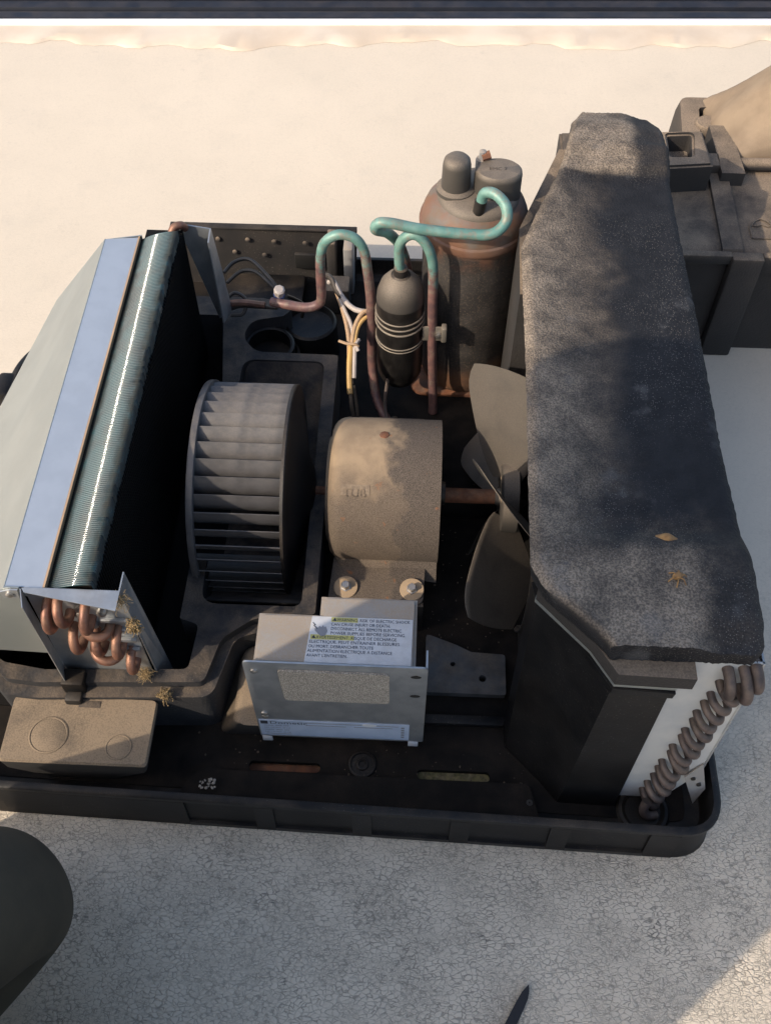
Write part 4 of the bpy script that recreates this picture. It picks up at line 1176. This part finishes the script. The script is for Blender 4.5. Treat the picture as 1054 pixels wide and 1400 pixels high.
# ---------------------------------------------------------------- the photographer, kneeling to the left of the camera; one knee shows at the lower left
def skin_mesh(name, verts, edges, radii, root=0, sub=2):
    me = bpy.data.meshes.new(name)
    me.from_pydata([Vector(v) for v in verts], edges, [])
    o = bpy.data.objects.new(name, me)
    COL.objects.link(o)
    md = o.modifiers.new('skin', 'SKIN'); md.use_smooth_shade = True
    sd = o.modifiers.new('sub', 'SUBSURF'); sd.levels = sub; sd.render_levels = sub
    for i, r in enumerate(radii):
        me.skin_vertices[0].data[i].radius = r if isinstance(r, tuple) else (r, r)
        me.skin_vertices[0].data[i].use_root = (i == root)
    dg = bpy.context.evaluated_depsgraph_get(); dg.update()
    m2 = bpy.data.meshes.new_from_object(o.evaluated_get(dg))
    bpy.data.objects.remove(o)
    m2.name = name
    return m2
PB = (-.42, .05, 0)
PE = empty('person', PB, 'kneeling person in dark olive trousers, only one knee in view at the lower left', 'person', framed=False)
Lk, Rk = Vector((-.405, .325, .092)), Vector((-.27, .070, .092))
Lh, Rh = Vector((-.520, .105, .47)), Vector((-.325, -.030, .47))
pel = (Lh + Rh) / 2 + Vector((0, 0, .04))
fw = Vector((.57, .82, 0)); rtv = Vector((.82, -.57, 0))
La, Ra = Lk - fw * .42 + Vector((-.02, 0, -.03)), Rk - fw * .42 + Vector((0, 0, -.03))
waist = pel + Vector((-.01, -.01, .18)); chest = waist + fw * .02 + Vector((0, 0, .20)); neck = chest + fw * .05 + Vector((0, 0, .19))
Ls, Rs = chest - rtv * .19 + Vector((0, 0, .14)), chest + rtv * .19 + Vector((0, 0, .14))
Le, Re = Ls - rtv * .10 + fw * .06 + Vector((0, 0, -.25)), Rs + rtv * .12 + fw * .0 + Vector((0, 0, -.22))
Lw, Rw = Vector((-.14, -.06, 1.27)), Vector((.04, -.12, 1.26))
Le = Ls - rtv * .09 + fw * .16 + Vector((0, 0, .03))
headc = neck + fw * .06 + Vector((0, 0, .15))
# trousers: one mesh
v = [pel, Lh, Lh.lerp(Lk, .5) , Lk + Vector((0, -.004, .018)), Lk.lerp(La, .35), La, Rh, Rh.lerp(Rk, .5), Rk + Vector((0, 0, .018)), Rk.lerp(Ra, .35), Ra, waist]
e = [(0, 1), (1, 2), (2, 3), (3, 4), (4, 5), (0, 6), (6, 7), (7, 8), (8, 9), (9, 10), (0, 11)]
me = skin_mesh('trousers', v, e, [.15, .115, .10, .085, .075, .055, .115, .10, .085, .075, .055, .145], 0, 4)
# body: continuous figure
v = [pel, waist, chest, neck, neck + Vector((0, 0, .06)), headc + Vector((0, 0, -.03)), headc + Vector((0, 0, .05)), headc + fw * .075 + Vector((0, 0, -.06)),
     Lh, Lk, La, Rh, Rk, Ra, Ls, Le, Lw, Rs, Re, Rw]
e = [(0, 1), (1, 2), (2, 3), (3, 4), (4, 5), (5, 6), (5, 7), (0, 8), (8, 9), (9, 10), (0, 11), (11, 12), (12, 13), (2, 14), (14, 15), (15, 16), (2, 17), (17, 18), (18, 19)]
rd = [.12, .11, .12, .06, .052, .085, .085, .045, .09, .06, .04, .09, .06, .04, .06, .045, .03, .06, .045, .03]
def hand(wr, fwd, side, up):
    """palm and five bent fingers appended to the body's skeleton"""
    wi = v.index(wr)
    pv = wr + fwd * .055; v.append(pv); rd.append((.030, .018)); pi = len(v) - 1; e.append((wi, pi))
    for k, (o_, L_) in enumerate(((-.030, .065), (-.010, .078), (.010, .073), (.030, .058))):
        a = pv + side * o_ + fwd * .035; b = a + fwd * L_ * .5 - up * .006; c = b + fwd * L_ * .35 - up * .022
        s = len(v); v.extend([a, b, c]); rd.extend([.0095, .0088, .0075]); e.extend([(pi, s), (s, s + 1), (s + 1, s + 2)])
    t1 = wr + fwd * .025 - side * .035; t2 = t1 + fwd * .030 - side * .014; t3 = t2 + fwd * .026
    s = len(v); v.extend([t1, t2, t3]); rd.extend([.011, .010, .008]); e.extend([(pi, s), (s, s + 1), (s + 1, s + 2)])
hand(Lw, Vector((.75, .30, .15)).normalized(), Vector((0, -.4, 1)).normalized(), Vector((.3, -.9, 0)).normalized())
hand(Rw, Vector((-.35, .60, .40)).normalized(), Vector((0, -.5, 1)).normalized(), Vector((-.9, -.3, 0)).normalized())
# keep the hands behind the lens plane
for i in range(len(v)):
    if v[i].z > 1.15 and v[i].y > -.03 and i > 15: v[i] = Vector((v[i].x, -.03, v[i].z))
bme = skin_mesh('body', v, e, rd, 0, 1)
body_o = obj('body', bme, M['skin'], PE, smooth=179)
obj('trousers', me, M['knee'], PE, smooth=179)
def st(s_, t_, z): return Vector((.545 * s_ + .839 * t_, -.839 * s_ + .545 * t_, z))
# added to fill the figure's shadow, unseen: long coat hanging round the kneeling legs
rings = []
for z, lf, rt_, th in ((.06, .345, .31, .13), (.30, .335, .305, .14), (.55, .236, .305, .14), (.80, .232, .27, .14), (.98, .25, .23, .13), (1.10, .24, .22, .11), (1.16, .12, .12, .08)):
    ring = []
    for i in range(28):
        a = 2 * math.pi * i / 28
        cs = math.cos(a); w = rt_ if cs > 0 else lf
        ring.append(st(-.285 + w * cs, -.40 + th * math.sin(a), z))
    rings.append(ring)
obj('shadow_coat', loft(rings), M['jacket'], PE, smooth=60)
v2 = [pel + Vector((0, 0, .02)), waist, chest, neck, Ls, Le, Le.lerp(Lw, .85), Rs, Re, Re.lerp(Rw, .85)]
e2 = [(0, 1), (1, 2), (2, 3), (2, 4), (4, 5), (5, 6), (2, 7), (7, 8), (8, 9)]
jme = skin_mesh('jacket', v2, e2, [.165, .155, .165, .085, .095, .075, .05, .095, .075, .05])
obj('jacket', jme, M['jacket'], PE, smooth=179)
bm = bm_new(); bmesh.ops.create_uvsphere(bm, u_segments=24, v_segments=14, radius=.104, matrix=Matrix.Translation(headc + Vector((0, 0, .055)) - fw * .02) @ Matrix.Diagonal((1, 1.05, .95, 1)))
obj('hair', bm, M['hair'], PE, smooth=179)
for s in (-1, 1):
    bm = bm_new(); bmesh.ops.create_uvsphere(bm, u_segments=12, v_segments=8, radius=.013, matrix=Matrix.Translation(headc + fw * .088 + rtv * .034 * s + Vector((0, 0, .0))))
    obj('eye', bm, M['white'], PE, smooth=179)
for s, a_ in ((-1, La), (1, Ra)):
    bm = bm_new(); add_lathe(bm, a_ + fw * .06, tuple(-fw), [(0, .035), (.05, .046), (.12, .048), (.20, .045), (.26, .036), (.28, .02)], 20)
    for q in bm.verts: q.co.z = max(q.co.z, .004)
    obj('shoe', bm, M['rubber'], PE)
